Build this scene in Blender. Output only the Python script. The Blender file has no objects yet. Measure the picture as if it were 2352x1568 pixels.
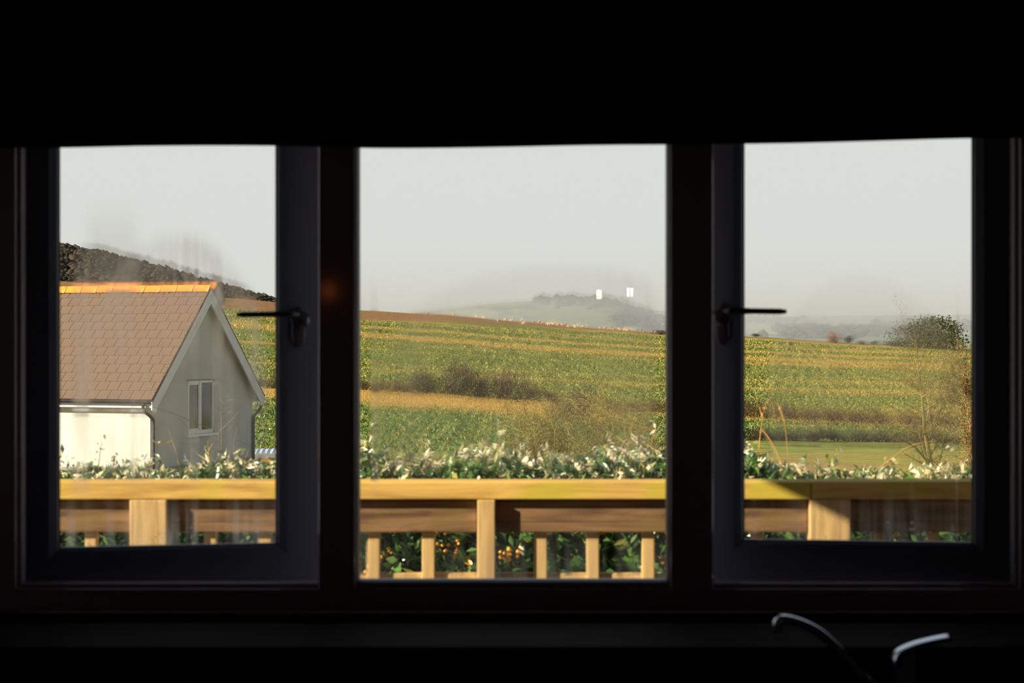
import bpy, bmesh, math, random
import numpy as np
from mathutils import Vector, Matrix
random.seed(7)
RNG = np.random.default_rng(7)
sc = bpy.context.scene
COL = sc.collection
F = 70.0 / 36.0 * 2352          # focal length in pixels of the 2352 px frame
ZC = 1.55                       # camera height above the kitchen floor

# ------------------------------------------------------------------ camera
cam_d = bpy.data.cameras.new('camera'); cam = bpy.data.objects.new('camera', cam_d); COL.objects.link(cam)
cam.location = (0, 0, ZC); cam.rotation_euler = (math.pi / 2, 0, 0)
cam_d.lens = 70; cam_d.sensor_width = 36; cam_d.clip_end = 12000; cam_d.clip_start = 0.05
cam_d.dof.use_dof = True; cam_d.dof.focus_distance = 45; cam_d.dof.aperture_fstop = 9
sc.camera = cam

# ------------------------------------------------------------------ sky, sun, exposure
world = bpy.data.worlds.new('world'); sc.world = world; world.use_nodes = True
wn = world.node_tree.nodes; wl = world.node_tree.links; wn.clear()
wo = wn.new('ShaderNodeOutputWorld'); bg = wn.new('ShaderNodeBackground')
wtc = wn.new('ShaderNodeTexCoord'); wsep = wn.new('ShaderNodeSeparateXYZ'); wramp = wn.new('ShaderNodeValToRGB')
wl.new(wtc.outputs['Generated'], wsep.inputs[0]); wl.new(wsep.outputs['Z'], wramp.inputs[0])
wramp.color_ramp.elements[0].position = 0.0; wramp.color_ramp.elements[0].color = (.755, .765, .725, 1)
wramp.color_ramp.elements[1].position = 1.0; wramp.color_ramp.elements[1].color = (.15, .20, .29, 1)
e = wramp.color_ramp.elements.new(.13); e.color = (.755, .775, .74, 1)
e = wramp.color_ramp.elements.new(.5); e.color = (.32, .375, .44, 1)
wl.new(wramp.outputs[0], bg.inputs[0]); bg.inputs[1].default_value = 1.0
wl.new(bg.outputs[0], wo.inputs[0])
SUN = Vector((-.85, -.33, .41)).normalized()
sun_d = bpy.data.lights.new('sun', 'SUN'); sun = bpy.data.objects.new('sun', sun_d); COL.objects.link(sun)
sun_d.energy = 13.0; sun_d.color = (1, .87, .70); sun_d.angle = math.radians(.6)
sun.rotation_euler = SUN.to_track_quat('Z', 'Y').to_euler(); sun.location = (-60, -20, 40)
sc.view_settings.view_transform = 'Standard'; sc.view_settings.look = 'None'
sc.view_settings.exposure = 0.0; sc.view_settings.gamma = 1.0; sc.view_settings.use_curve_mapping = False
sc.cycles.volume_bounces = 1

# ------------------------------------------------------------------ helpers
def at(px, py, d):
    """point at depth d that the photo shows at pixel (px, py)"""
    return Vector(((px - 1176) / F * d, d, ZC + (784 - py) / F * d))

def srgb(r, g, b):
    f = lambda c: (c / 255) / 12.92 if c <= 10 else ((c / 255 + .055) / 1.055) ** 2.4
    return (f(r), f(g), f(b), 1)

class MB:
    def __init__(s): s.v = []; s.f = []
    def add(s, vs, fs):
        o = len(s.v); s.v += [tuple(v) for v in vs]; s.f += [tuple(i + o for i in f) for f in fs]; return s
    def box(s, x0, x1, y0, y1, z0, z1):
        return s.add([(x0,y0,z0),(x1,y0,z0),(x1,y1,z0),(x0,y1,z0),(x0,y0,z1),(x1,y0,z1),(x1,y1,z1),(x0,y1,z1)],
                     [(0,3,2,1),(4,5,6,7),(0,1,5,4),(1,2,6,5),(2,3,7,6),(3,0,4,7)])
    def tube(s, pts, rad, n=6, cap=True):
        pts = [Vector(p) for p in pts]
        if not isinstance(rad, (list, tuple)): rad = [rad] * len(pts)
        vs = []; fs = []; up = None
        for i, p in enumerate(pts):
            t = (pts[min(i+1, len(pts)-1)] - pts[max(i-1, 0)]).normalized()
            if up is None:
                a = Vector((0,0,1)) if abs(t.z) < .9 else Vector((1,0,0)); up = (a - t * a.dot(t)).normalized()
            else:
                up = (up - t * up.dot(t)).normalized()
            b = t.cross(up)
            for k in range(n):
                an = 2 * math.pi * k / n; vs.append(p + (up * math.cos(an) + b * math.sin(an)) * rad[i])
        for i in range(len(pts) - 1):
            for k in range(n):
                fs.append((i*n+k, i*n+(k+1) % n, (i+1)*n+(k+1) % n, (i+1)*n+k))
        if cap:
            fs.append(tuple(range(n-1, -1, -1))); fs.append(tuple((len(pts)-1)*n + k for k in range(n)))
        return s.add(vs, fs)
    def lathe(s, prof, n=20, c=(0,0,0), axis='z'):
        vs = []; fs = []
        for r, h in prof:
            for k in range(n):
                an = 2*math.pi*k/n; a, b = r*math.cos(an), r*math.sin(an)
                vs.append((c[0]+a, c[1]+b, c[2]+h) if axis == 'z' else (c[0]+a, c[1]+h, c[2]+b))
        for i in range(len(prof)-1):
            for k in range(n):
                fs.append((i*n+k, i*n+(k+1) % n, (i+1)*n+(k+1) % n, (i+1)*n+k))
        fs.append(tuple(range(n-1, -1, -1))); fs.append(tuple((len(prof)-1)*n+k for k in range(n)))
        return s.add(vs, fs)
    def prism(s, poly, d0, d1, axis='y'):
        """extrude a polygon of (a, z) pairs between d0 and d1 along an axis"""
        n = len(poly)
        mk = (lambda a, b, d: (a, d, b)) if axis == 'y' else ((lambda a, b, d: (d, a, b)) if axis == 'x' else (lambda a, b, d: (a, b, d)))
        vs = [mk(a, b, d0) for a, b in poly] + [mk(a, b, d1) for a, b in poly]
        fs = [tuple(range(n)), tuple(range(2*n-1, n-1, -1))] + [(i, i+n, (i+1) % n + n, (i+1) % n) for i in range(n)]
        return s.add(vs, fs)
    def mesh(s, name, smooth=False, bevel=0):
        me = bpy.data.meshes.new(name); me.from_pydata(s.v, [], s.f); me.update()
        bm = bmesh.new(); bm.from_mesh(me); bmesh.ops.recalc_face_normals(bm, faces=bm.faces)
        if bevel:
            bmesh.ops.bevel(bm, geom=[e for e in bm.edges if e.calc_face_angle(0) > .5], offset=bevel, segments=2, affect='EDGES', profile=.5)
        bm.to_mesh(me); bm.free()
        if smooth:
            me.polygons.foreach_set('use_smooth', [True] * len(me.polygons))
        return me
    def build(s, name, m, parent=None, smooth=False, bevel=0):
        return obj(name, s.mesh(name, smooth, bevel), m, parent)

def obj(name, me, m, parent=None):
    o = bpy.data.objects.new(name, me); COL.objects.link(o)
    if m is not None and me is not None and not me.materials: me.materials.append(m)
    if parent is not None: o.parent = parent
    return o
def empty(name, loc=(0,0,0), rz=0):
    o = bpy.data.objects.new(name, None); COL.objects.link(o); o.location = loc; o.rotation_euler = (0,0,rz)
    o.empty_display_size = .2; return o
def tag(o, label=None, cat=None, group=None, kind=None):
    if label: o['label'] = label
    if cat: o['category'] = cat
    if group: o['group'] = group
    if kind: o['kind'] = kind
    return o
def copy_tree(o, parent=None):
    c = o.copy(); COL.objects.link(c); c.parent = parent
    for ch in o.children: copy_tree(ch, c)
    return c

def quads_mesh(name, C, U, V, col, bend=None):
    """leaf-shaped quads: centre C, half-length axis U, half-width axis V (all Nx3), point colour Nx3.
       every leaf is a diamond of two triangles folded along its mid rib"""
    n = len(C); N = np.cross(U, V); N /= (np.linalg.norm(N, axis=1, keepdims=True) + 1e-9)
    w = np.linalg.norm(V, axis=1, keepdims=True)
    P = np.empty((n, 4, 3)); P[:,0] = C - U; P[:,1] = C + V + N*w*.35 + U*.1; P[:,2] = C + U; P[:,3] = C - V + N*w*.35 + U*.1
    me = bpy.data.meshes.new(name); me.vertices.add(n*4); me.vertices.foreach_set('co', P.reshape(-1))
    idx = np.arange(n)[:,None]*4 + np.array([0,1,2,0,2,3])[None]
    me.loops.add(n*6); me.loops.foreach_set('vertex_index', idx.reshape(-1).astype(np.int32))
    me.polygons.add(n*2); me.polygons.foreach_set('loop_start', (np.arange(n*2)*3).astype(np.int32))
    me.update(calc_edges=True)
    a = me.color_attributes.new('tint', 'FLOAT_COLOR', 'POINT')
    cc = np.ones((n, 4, 4), np.float32); cc[:,:,:3] = col[:,None,:]; a.data.foreach_set('color', cc.reshape(-1))
    return me
def rand_axes(n, length, width, updir=None, upw=0.0):
    U = RNG.normal(size=(n,3))
    if updir is not None: U = U*(1-upw) + np.array(updir)*upw*2
    U /= np.linalg.norm(U, axis=1, keepdims=True); A = RNG.normal(size=(n,3)); V = np.cross(U, A); V /= np.linalg.norm(V, axis=1, keepdims=True)
    return U*np.asarray(length).reshape(-1,1), V*np.asarray(width).reshape(-1,1)
def mixcol(n, cols, weights=None):
    cols = np.array([c[:3] for c in cols])*.88; k = RNG.choice(len(cols), n, p=weights)
    return np.clip(cols[k] * RNG.uniform(.7, 1.3, (n,1)), 0, 1)

# ------------------------------------------------------------------ materials
K = .74      # how reflective the weathered outdoor surfaces are overall
def k3(*c): return tuple(x*K for x in c) + (1,)
class NT:
    def __init__(s, name):
        s.m = bpy.data.materials.new(name); s.m.use_nodes = True; s.t = s.m.node_tree; s.t.nodes.clear()
        s.out = s.t.nodes.new('ShaderNodeOutputMaterial')
    def n(s, typ, **kw):
        nd = s.t.nodes.new(typ)
        for k, v in kw.items(): setattr(nd, k, v)
        return nd
    def l(s, a, b): s.t.links.new(a, b)
    def set(s, node, key, v):
        if hasattr(v, 'is_linked') or isinstance(v, bpy.types.NodeSocket): s.l(v, node.inputs[key])
        else: node.inputs[key].default_value = v
    def math(s, op, a, b=0.0, c=None):
        nd = s.n('ShaderNodeMath', operation=op); s.set(nd, 0, a); s.set(nd, 1, b)
        if c is not None: s.set(nd, 2, c)
        return nd.outputs[0]
    def sstep(s, v, lo, hi):
        nd = s.n('ShaderNodeMapRange', interpolation_type='SMOOTHSTEP'); s.set(nd, 0, v); s.set(nd, 1, lo); s.set(nd, 2, hi); return nd.outputs[0]
    def mix(s, f, a, b):
        nd = s.n('ShaderNodeMix', data_type='RGBA'); s.set(nd, 0, f); s.set(nd, 6, a); s.set(nd, 7, b); return nd.outputs[2]
    def coord(s, kind='Object', scale=(1,1,1), loc=(0,0,0)):
        tc = s.n('ShaderNodeTexCoord'); mp = s.n('ShaderNodeMapping'); mp.inputs['Scale'].default_value = scale; mp.inputs['Location'].default_value = loc
        s.l(tc.outputs[kind], mp.inputs[0]); return mp.outputs[0]
    def noise(s, vec, scale, detail=3, rough=.5, dist=0):
        nd = s.n('ShaderNodeTexNoise'); s.l(vec, nd.inputs['Vector']); nd.inputs['Scale'].default_value = scale
        nd.inputs['Detail'].default_value = detail; nd.inputs['Roughness'].default_value = rough; nd.inputs['Distortion'].default_value = dist
        return nd.outputs['Fac']
    def principled(s, color, rough=.7, metal=0, spec=.3, bump=None, bstr=.3, bdist=.02):
        p = s.n('ShaderNodeBsdfPrincipled'); s.set(p, 'Base Color', color); s.set(p, 'Roughness', rough); p.inputs['Metallic'].default_value = metal
        p.inputs['Specular IOR Level'].default_value = spec
        if bump is not None:
            b = s.n('ShaderNodeBump'); s.l(bump, b.inputs['Height']); b.inputs['Strength'].default_value = bstr; b.inputs['Distance'].default_value = bdist
            s.l(b.outputs[0], p.inputs['Normal'])
        s.l(p.outputs[0], s.out.inputs[0]); return p
def noisy(name, c1, c2, scale=5, rough=.7, stretch=(1,1,1), metal=0, spec=.3, bstr=.2, bdist=.01, lo=.35, hi=.65):
    t = NT(name); v = t.coord('Object', stretch); f = t.noise(v, scale, 4, .6); g = t.sstep(f, lo, hi)
    t.principled(t.mix(g, c1, c2), rough, metal, spec, f, bstr, bdist); return t.m
def tint_mat(name, rough=.55, spec=.3, trans=.25):
    t = NT(name); a = t.n('ShaderNodeAttribute', attribute_name='tint')
    p = t.n('ShaderNodeBsdfPrincipled'); t.l(a.outputs['Color'], p.inputs['Base Color']); p.inputs['Roughness'].default_value = rough
    p.inputs['Specular IOR Level'].default_value = spec
    tr = t.n('ShaderNodeBsdfTranslucent'); t.l(a.outputs['Color'], tr.inputs[0]); mx = t.n('ShaderNodeMixShader'); mx.inputs[0].default_value = trans
    t.l(p.outputs[0], mx.inputs[1]); t.l(tr.outputs[0], mx.inputs[2]); t.l(mx.outputs[0], t.out.inputs[0]); return t.m
M = {}
M['room'] = noisy('dark_plaster', (.38,.32,.33,1), (.44,.37,.38,1), 3, .9)
M['outer'] = noisy('grey_outer_render', (.30,.29,.27,1), (.36,.35,.32,1), 6, .9)
M['frame'] = noisy('gloss_window_frame', (.56,.48,.58,1), (.60,.52,.62,1), 2, .06, spec=.28, bstr=0)
M['sash'] = noisy('gloss_sash', (.14,.165,.24,1), (.155,.18,.26,1), 2, .35, spec=.2, bstr=0)
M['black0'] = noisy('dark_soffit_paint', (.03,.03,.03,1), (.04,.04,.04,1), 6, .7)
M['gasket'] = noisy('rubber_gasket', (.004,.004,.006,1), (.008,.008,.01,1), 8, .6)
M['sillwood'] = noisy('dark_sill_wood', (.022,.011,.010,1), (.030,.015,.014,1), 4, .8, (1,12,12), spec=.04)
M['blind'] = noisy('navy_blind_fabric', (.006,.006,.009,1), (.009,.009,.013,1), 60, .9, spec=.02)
M['handle'] = noisy('satin_metal', (.10,.11,.13,1), (.14,.15,.17,1), 6, .28, metal=1, bstr=.02)
M['chrome'] = noisy('chrome', (.42,.52,.68,1), (.46,.56,.72,1), 6, .16, metal=1, bstr=.01)
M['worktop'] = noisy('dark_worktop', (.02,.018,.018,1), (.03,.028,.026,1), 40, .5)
M['leaf'] = tint_mat('leaf_tint'); M['glossleaf'] = tint_mat('glossy_leaf_tint', .28, .6, .15); M['twig'] = tint_mat('twig_tint', .8, .1, .0)
def wood_mat(name, c1, c2, c3, grain=(1.2, 14, 14)):
    t = NT(name); v = t.coord('Object', grain); f = t.noise(v, 2.2, 6, .65, .6); g = t.noise(t.coord('Object', (1,1,1)), 2.5, 3, .6)
    c1, c2, c3 = [k3(*q[:3]) for q in (c1, c2, c3)]
    c = t.mix(t.sstep(f, .35, .7), c1, c2); c = t.mix(t.sstep(g, .50, .62), c, c3)
    t.principled(c, .75, 0, .25, f, .5, .004); return t.m
M['rail'] = wood_mat('weathered_rail_wood', (.86,.54,.13,1), (.50,.28,.065,1), (.66,.50,.06,1))
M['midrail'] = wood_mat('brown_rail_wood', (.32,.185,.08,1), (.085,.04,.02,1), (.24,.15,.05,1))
M['post'] = wood_mat('pale_post_wood', (.74,.50,.20,1), (.50,.31,.11,1), (.62,.42,.15,1), (14,14,1.2))
M['deck'] = wood_mat('deck_wood', (.35,.25,.14,1), (.25,.17,.09,1), (.3,.25,.1,1))

# ------------------------------------------------------------------ terrain
PXC = [-2500, 135, 510, 822, 1000, 1200, 1370, 1537, 1710, 2000, 2235, 4500]
def zf(py, d): return ZC + (784 - py) / F * d
ROWS = [(5.4, None, -.5), (9, None, -.65), (25, None, -1.0), (40, None, -1.3), (52, None, -1.75),
        (90, [1035]*12, None),
        (120, [985,990,990,990,992,995,998,1000,1003,1008,1012,1020], None),
        (200, [870,885,890,896,908,926,938,946,955,968,975,1000], None),
        (330, [760,800,812,828,838,848,853,858,865,870,875,890], None),
        (620, [540,645,683,712,722,739,754,766,772,790,800,820], None)]
TD = []; TZ = []
for d, pys, z in ROWS:
    TD.append(d); TZ.append([z]*12 if pys is None else [zf(p, d) for p in pys])
top = TZ[-1]
for d, dz in ((680, -1.5), (800, -12), (1000, -40)):
    TD.append(d); TZ.append([t + dz for t in top])
LTD = np.log(np.array(TD)); TZ = np.array(TZ)
def terrain(px, d):
    d = np.asarray(d, float); px = np.asarray(px, float); ld = np.log(np.clip(d, TD[0], TD[-1]))
    i = np.clip(np.searchsorted(LTD, ld, side='right') - 1, 0, len(TD) - 2); t = (ld - LTD[i]) / (LTD[i+1] - LTD[i])
    j = np.clip(np.searchsorted(PXC, px, side='right') - 1, 0, len(PXC) - 2); P = np.array(PXC, float)
    u = np.clip((px - P[j]) / (P[j+1] - P[j]), 0, 1); u = u*u*(3-2*u)*.5 + u*.5
    a = TZ[i, j]*(1-u) + TZ[i, j+1]*u; b = TZ[i+1, j]*(1-u) + TZ[i+1, j+1]*u
    return a*(1-t) + b*t
def tz(x, y): return float(terrain(1176 + x / y * F, y))
def vpar(d):
    ks = np.log([5.4, 90, 120, 200, 330, 620, 1000]); return np.interp(np.log(d), ks, [-1, 0, 1, 2, 3, 4, 5])
KN = RNG.uniform(0, 1, 400)
def band(px, d):
    v = vpar(d); ph = v*15 + .35*np.sin(px*.0031 + v) + .00035*px; ph2 = v*37 + .5*np.sin(px*.0052 + 2*v)
    i = np.arange(400); b = .62*np.interp(ph + 60, i, KN) + .38*np.interp(ph2 + 150, i, KN)
    return b + .10*np.clip((px - 1500)/500, 0, 1) - .07
def grid_mesh(name, D, PX, zfun):
    D = np.asarray(D); PX = np.asarray(PX); dd, pp = np.meshgrid(D, PX, indexing='ij')
    X = (pp - 1176) / F * dd; Z = zfun(pp, dd); nD, nP = dd.shape
    vs = np.stack([X, dd, Z], -1).reshape(-1, 3)
    ii, jj = np.meshgrid(np.arange(nD-1), np.arange(nP-1), indexing='ij'); a = (ii*nP + jj).reshape(-1)
    fs = np.stack([a, a+1, a+nP+1, a+nP], 1)
    me = bpy.data.meshes.new(name); me.from_pydata(vs.tolist(), [], fs.tolist())
    uv = me.uv_layers.new(name='UVMap'); u = (pp / 2352).reshape(-1); v = vpar(dd).reshape(-1)
    li = np.empty(len(me.loops), np.int32); me.loops.foreach_get('vertex_index', li)
    uv.data.foreach_set('uv', np.stack([u[li], v[li]], 1).reshape(-1).astype(np.float32))
    me.polygons.foreach_set('use_smooth', [True]*len(me.polygons)); me.update(); return me
t = NT('field_crop'); uvn = t.n('ShaderNodeUVMap', uv_map='UVMap'); sep = t.n('ShaderNodeSeparateXYZ'); t.l(uvn.outputs[0], sep.inputs[0])
U_, V_ = sep.outputs[0], sep.outputs[1]
oc = t.coord('Object')
wob = t.math('MULTIPLY', t.math('SUBTRACT', t.noise(oc, .012, 3), .5), .22)
Vw = t.math('ADD', V_, wob)
cmb = t.n('ShaderNodeCombineXYZ'); t.l(t.math('MULTIPLY', U_, 1.6), cmb.inputs[0]); t.l(t.math('MULTIPLY', Vw, 9.0), cmb.inputs[1])
stripe = t.n('ShaderNodeAttribute', attribute_name='band').outputs['Fac']
blotch = t.noise(oc, .09, 4, .6); fine = t.noise(oc, 1.3, 5, .75); fine2 = t.noise(oc, .35, 4, .7)
green = t.mix(t.sstep(fine, .42, .62), (.075,.115,.018,1), (.30,.32,.055,1))
green = t.mix(t.sstep(blotch, .45, .68), green, (.12,.18,.03,1))
ochre = t.mix(t.sstep(fine, .35, .65), (.30,.185,.035,1), (.55,.36,.085,1))
bandm = t.sstep(t.math('ADD', stripe, t.math('MULTIPLY', t.math('SUBTRACT', fine2, .5), .55)), .44, .66)
c = t.mix(bandm, green, ochre)
# ochre strip just below the hedgerow, thinning to the right
strip = t.math('MULTIPLY', t.math('MULTIPLY', t.sstep(Vw, 1.62, 1.74), t.sstep(Vw, 2.12, 2.04)), t.sstep(U_, .62, .48))
c = t.mix(strip, c, t.mix(t.sstep(fine, .4, .6), (.42,.25,.045,1), (.62,.38,.09,1)))
# greener foot of the field beyond the garden
low = t.math('MULTIPLY', t.sstep(Vw, 1.66, 1.5), t.sstep(V_, -.2, .1))
c = t.mix(t.math('MULTIPLY', low, .75), c, t.mix(t.sstep(fine2, .4, .6), (.10,.15,.025,1), (.30,.33,.06,1)))
# brown grazed stubble along the skyline
edge = t.math('MULTIPLY_ADD', t.sstep(U_, .30, .68), .30, 3.66)
brown = t.sstep(t.math('SUBTRACT', V_, t.math('ADD', edge, t.math('MULTIPLY', t.math('SUBTRACT', fine2, .5), .05))), -.012, .012)
c = t.mix(brown, c, t.mix(t.sstep(fine, .4, .62), (.17,.085,.03,1), (.38,.215,.085,1)))
# short grass near the garden
c = t.mix(t.sstep(V_, .02, -.15), c, t.mix(t.sstep(t.math('ADD', blotch, t.math('MULTIPLY', t.sstep(U_, .90, .76), .16)), .50, .64), t.mix(t.sstep(fine, .4, .65), (.22,.23,.035,1), (.44,.40,.08,1)), t.mix(t.sstep(fine, .4, .65), (.22,.14,.05,1), (.46,.31,.12,1))))
dm = t.n('ShaderNodeMix', data_type='RGBA', blend_type='MULTIPLY'); dm.inputs[0].default_value = 1.0; t.l(c, dm.inputs[6]); dm.inputs[7].default_value = (.80,.80,.80,1)
t.principled(dm.outputs[2], .9, 0, .1, fine, .6, .35)
M['field'] = t.m
D = np.concatenate([np.geomspace(5.4, 90, 30), np.geomspace(92, 330, 110), np.geomspace(332, 700, 170), [740, 800, 900, 1000]])
GPX = np.linspace(-2500, 4500, 180); gmesh = grid_mesh('ground', D, GPX, terrain)
ba = gmesh.attributes.new('band', 'FLOAT', 'POINT'); dd_, pp_ = np.meshgrid(D, GPX, indexing='ij'); ba.data.foreach_set('value', band(pp_, dd_).reshape(-1).astype(np.float32))
fld = obj('ground', gmesh, M['field'])
tag(fld, kind='structure')

# left wooded hill
HP = [-2500, -600, 135, 220, 350, 480, 640, 820, 1000, 4500]; HY = [300, 480, 566, 580, 612, 650, 692, 740, 800, 1000]
def hillz(px, d):
    cr = ZC + (784 - np.interp(px, HP, HY)) / F * 1500
    tt = np.clip((d - 820) / 680, 0, 1); s = tt*tt*(3-2*tt)*.45 + tt*.55
    z = -30 + (cr + 30) * s
    return np.where(d > 1500, cr - (d - 1500) * .25, z)
t = NT('winter_woodland'); oc = t.coord('Object'); n1 = t.noise(oc, .02, 4, .65); n2 = t.noise(oc, .12, 4, .7)
c = t.mix(t.sstep(n1, .4, .6), (.022,.024,.018,1), (.062,.045,.032,1)); c = t.mix(t.math('MULTIPLY', t.sstep(n2, .5, .7), .6), c, (.085,.066,.048,1))
t.principled(c, .95, 0, .05, n2, .8, 2.0); M['wood'] = t.m
hill = obj('hillside', grid_mesh('hillside', np.concatenate([np.linspace(820, 1500, 40), [1560, 1700]]), np.linspace(-2500, 1000, 120), hillz), M['wood'])
tag(hill, kind='structure')
def blob_verts():
    bm = bmesh.new(); bmesh.ops.create_icosphere(bm, subdivisions=1, radius=1)
    v = np.array([x.co[:] for x in bm.verts]); f = np.array([[x.index for x in p.verts] for p in bm.faces]); bm.free(); return v, f
BV, BF = blob_verts()
def blob_cloud(name, C, S, m):
    n = len(C); jit = RNG.uniform(.6, 1.3, (n, len(BV), 1)); P = BV[None]*jit*S[:,None,:] + C[:,None,:]
    me = bpy.data.meshes.new(name); f = (BF[None] + (np.arange(n)*len(BV))[:,None,None]).reshape(-1,3)
    me.from_pydata(P.reshape(-1,3).tolist(), [], f.tolist()); me.polygons.foreach_set('use_smooth', [True]*len(me.polygons)); me.materials.append(m); return me
n = 11000; px = RNG.uniform(-150, 900, n); d = 860 + 650*RNG.uniform(0, 1, n)**.8
r = RNG.uniform(1.1, 2.9, n); C = np.stack([(px-1176)/F*d, d, hillz(px, d) + r*.35], 1); S = np.stack([r*1.2, r*1.2, r*RNG.uniform(.8, 1.2, n)], 1)
tc_ = obj('woodland_canopy', blob_cloud('woodland_canopy', C, S, M['wood']), None, hill); tag(tc_, kind='stuff')

# far hills in the haze
FP = [-2500, 700, 860, 930, 1000, 1080, 1150, 1230, 1300, 1380, 1450, 1537, 1700, 1900, 2235, 4500]
FY = [700, 735, 728, 722, 713, 703, 694, 690, 688, 693, 703, 715, 728, 726, 722, 715]
def farz(px, d):
    dc = np.interp(px, [1400, 1700], [1900, 3000]); cr = ZC + (784 - np.interp(px, FP, FY)) / F * dc
    lo = ZC + (784 - 800) / F * 1050
    tt = np.clip((d - 1050) / (dc - 1050), 0, 1); z = lo + (cr - lo) * (tt*.6 + .4*tt*tt*(3-2*tt))
    return np.where(d > dc, cr - (d-dc)*.05, z)
t = NT('far_fields'); oc = t.coord('Object', (1, .35, 1)); vo = t.n('ShaderNodeTexVoronoi'); t.l(oc, vo.inputs['Vector']); vo.inputs['Scale'].default_value = .0045
sp = t.n('ShaderNodeSeparateColor'); t.l(vo.outputs['Color'], sp.inputs[0]); n1 = t.noise(oc, .02, 4, .6)
c = t.mix(sp.outputs[0], (.12,.16,.075,1), (.20,.215,.12,1)); c = t.mix(t.sstep(sp.outputs[1], .62, .66), c, (.05,.055,.04,1)); c = t.mix(t.sstep(n1, .56, .66), c, (.05,.06,.045,1))
t.principled(c, .95, 0, .05); M['far'] = t.m
far = obj('far_hill', grid_mesh('far_hill', np.concatenate([np.linspace(1050, 3000, 60), [3100, 3600, 6000]]), np.linspace(-1500, 4500, 150), farz), M['far'])
tag(far, kind='structure')
n = 900; cx = RNG.choice(9, n, p=[.2,.14,.1,.08,.12,.12,.1,.07,.07])
cpx = np.array([1890, 1960, 1840, 1470, 1400, 1340, 1760, 2100, 2200])[cx]; cd = np.array([1500, 1600, 1700, 1500, 1750, 1800, 2300, 1900, 1800])[cx]
px = cpx + RNG.normal(0, 1, n)*np.array([38, 40, 25, 30, 60, 45, 40, 60, 50])[cx]; d = cd + RNG.normal(0, 60, n)
r = RNG.uniform(2, 4.5, n); C = np.stack([(px-1176)/F*d, d, farz(px, d) + r*.5], 1)
o = obj('distant_woods', blob_cloud('distant_woods', C, np.stack([r*1.3, r*1.3, r], 1), M['wood']), None, far); tag(o, kind='stuff')

# ------------------------------------------------------------------ the kitchen we look out of
def struct(name, mb, m, parent=None, **k):
    o = mb.build(name, m, parent, **k)
    if parent is None: tag(o, kind='structure')
    return o
X0, X1, YB, YI, YO, HC = -1.45, 2.5, -7.0, 3.80, 4.10, 2.42
OX0, OX1, OZ0, OZ1 = -1.10, 1.12, 1.017, 2.16            # window opening
w = MB(); w.box(X0-.06, OX0, YI, YO, -.6, HC+.2).box(OX1, X1+.1, YI, YO, -.6, HC+.2).box(OX0, OX1, YI, YO, -.6, OZ0-.004).box(OX0, OX1, YI, YO, OZ1, HC+.2)
struct('wall_front', w, M['room'])
struct('wall_left', MB().box(X0-.06, X0, YB, YI, -.6, HC+.2), M['room'])
struct('wall_right', MB().box(X1, X1+.1, YB, YI, -.6, HC+.2), M['room'])
struct('wall_back', MB().box(X0-.06, X1+.1, YB-.1, YB, -.6, HC+.2), M['room'])
struct('floor', MB().box(X0, X1, YB, YI, -.12, 0), M['room'])
struct('ceiling', MB().box(X0, X1, YB, YI, HC, HC+.2), M['room'])
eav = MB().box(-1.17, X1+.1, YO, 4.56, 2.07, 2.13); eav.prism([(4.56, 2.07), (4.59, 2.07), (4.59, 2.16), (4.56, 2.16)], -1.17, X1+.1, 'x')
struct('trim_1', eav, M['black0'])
o = bpy.data.objects['trim_1']; o['label'] = 'eaves soffit board above the outside of the window'

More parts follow.
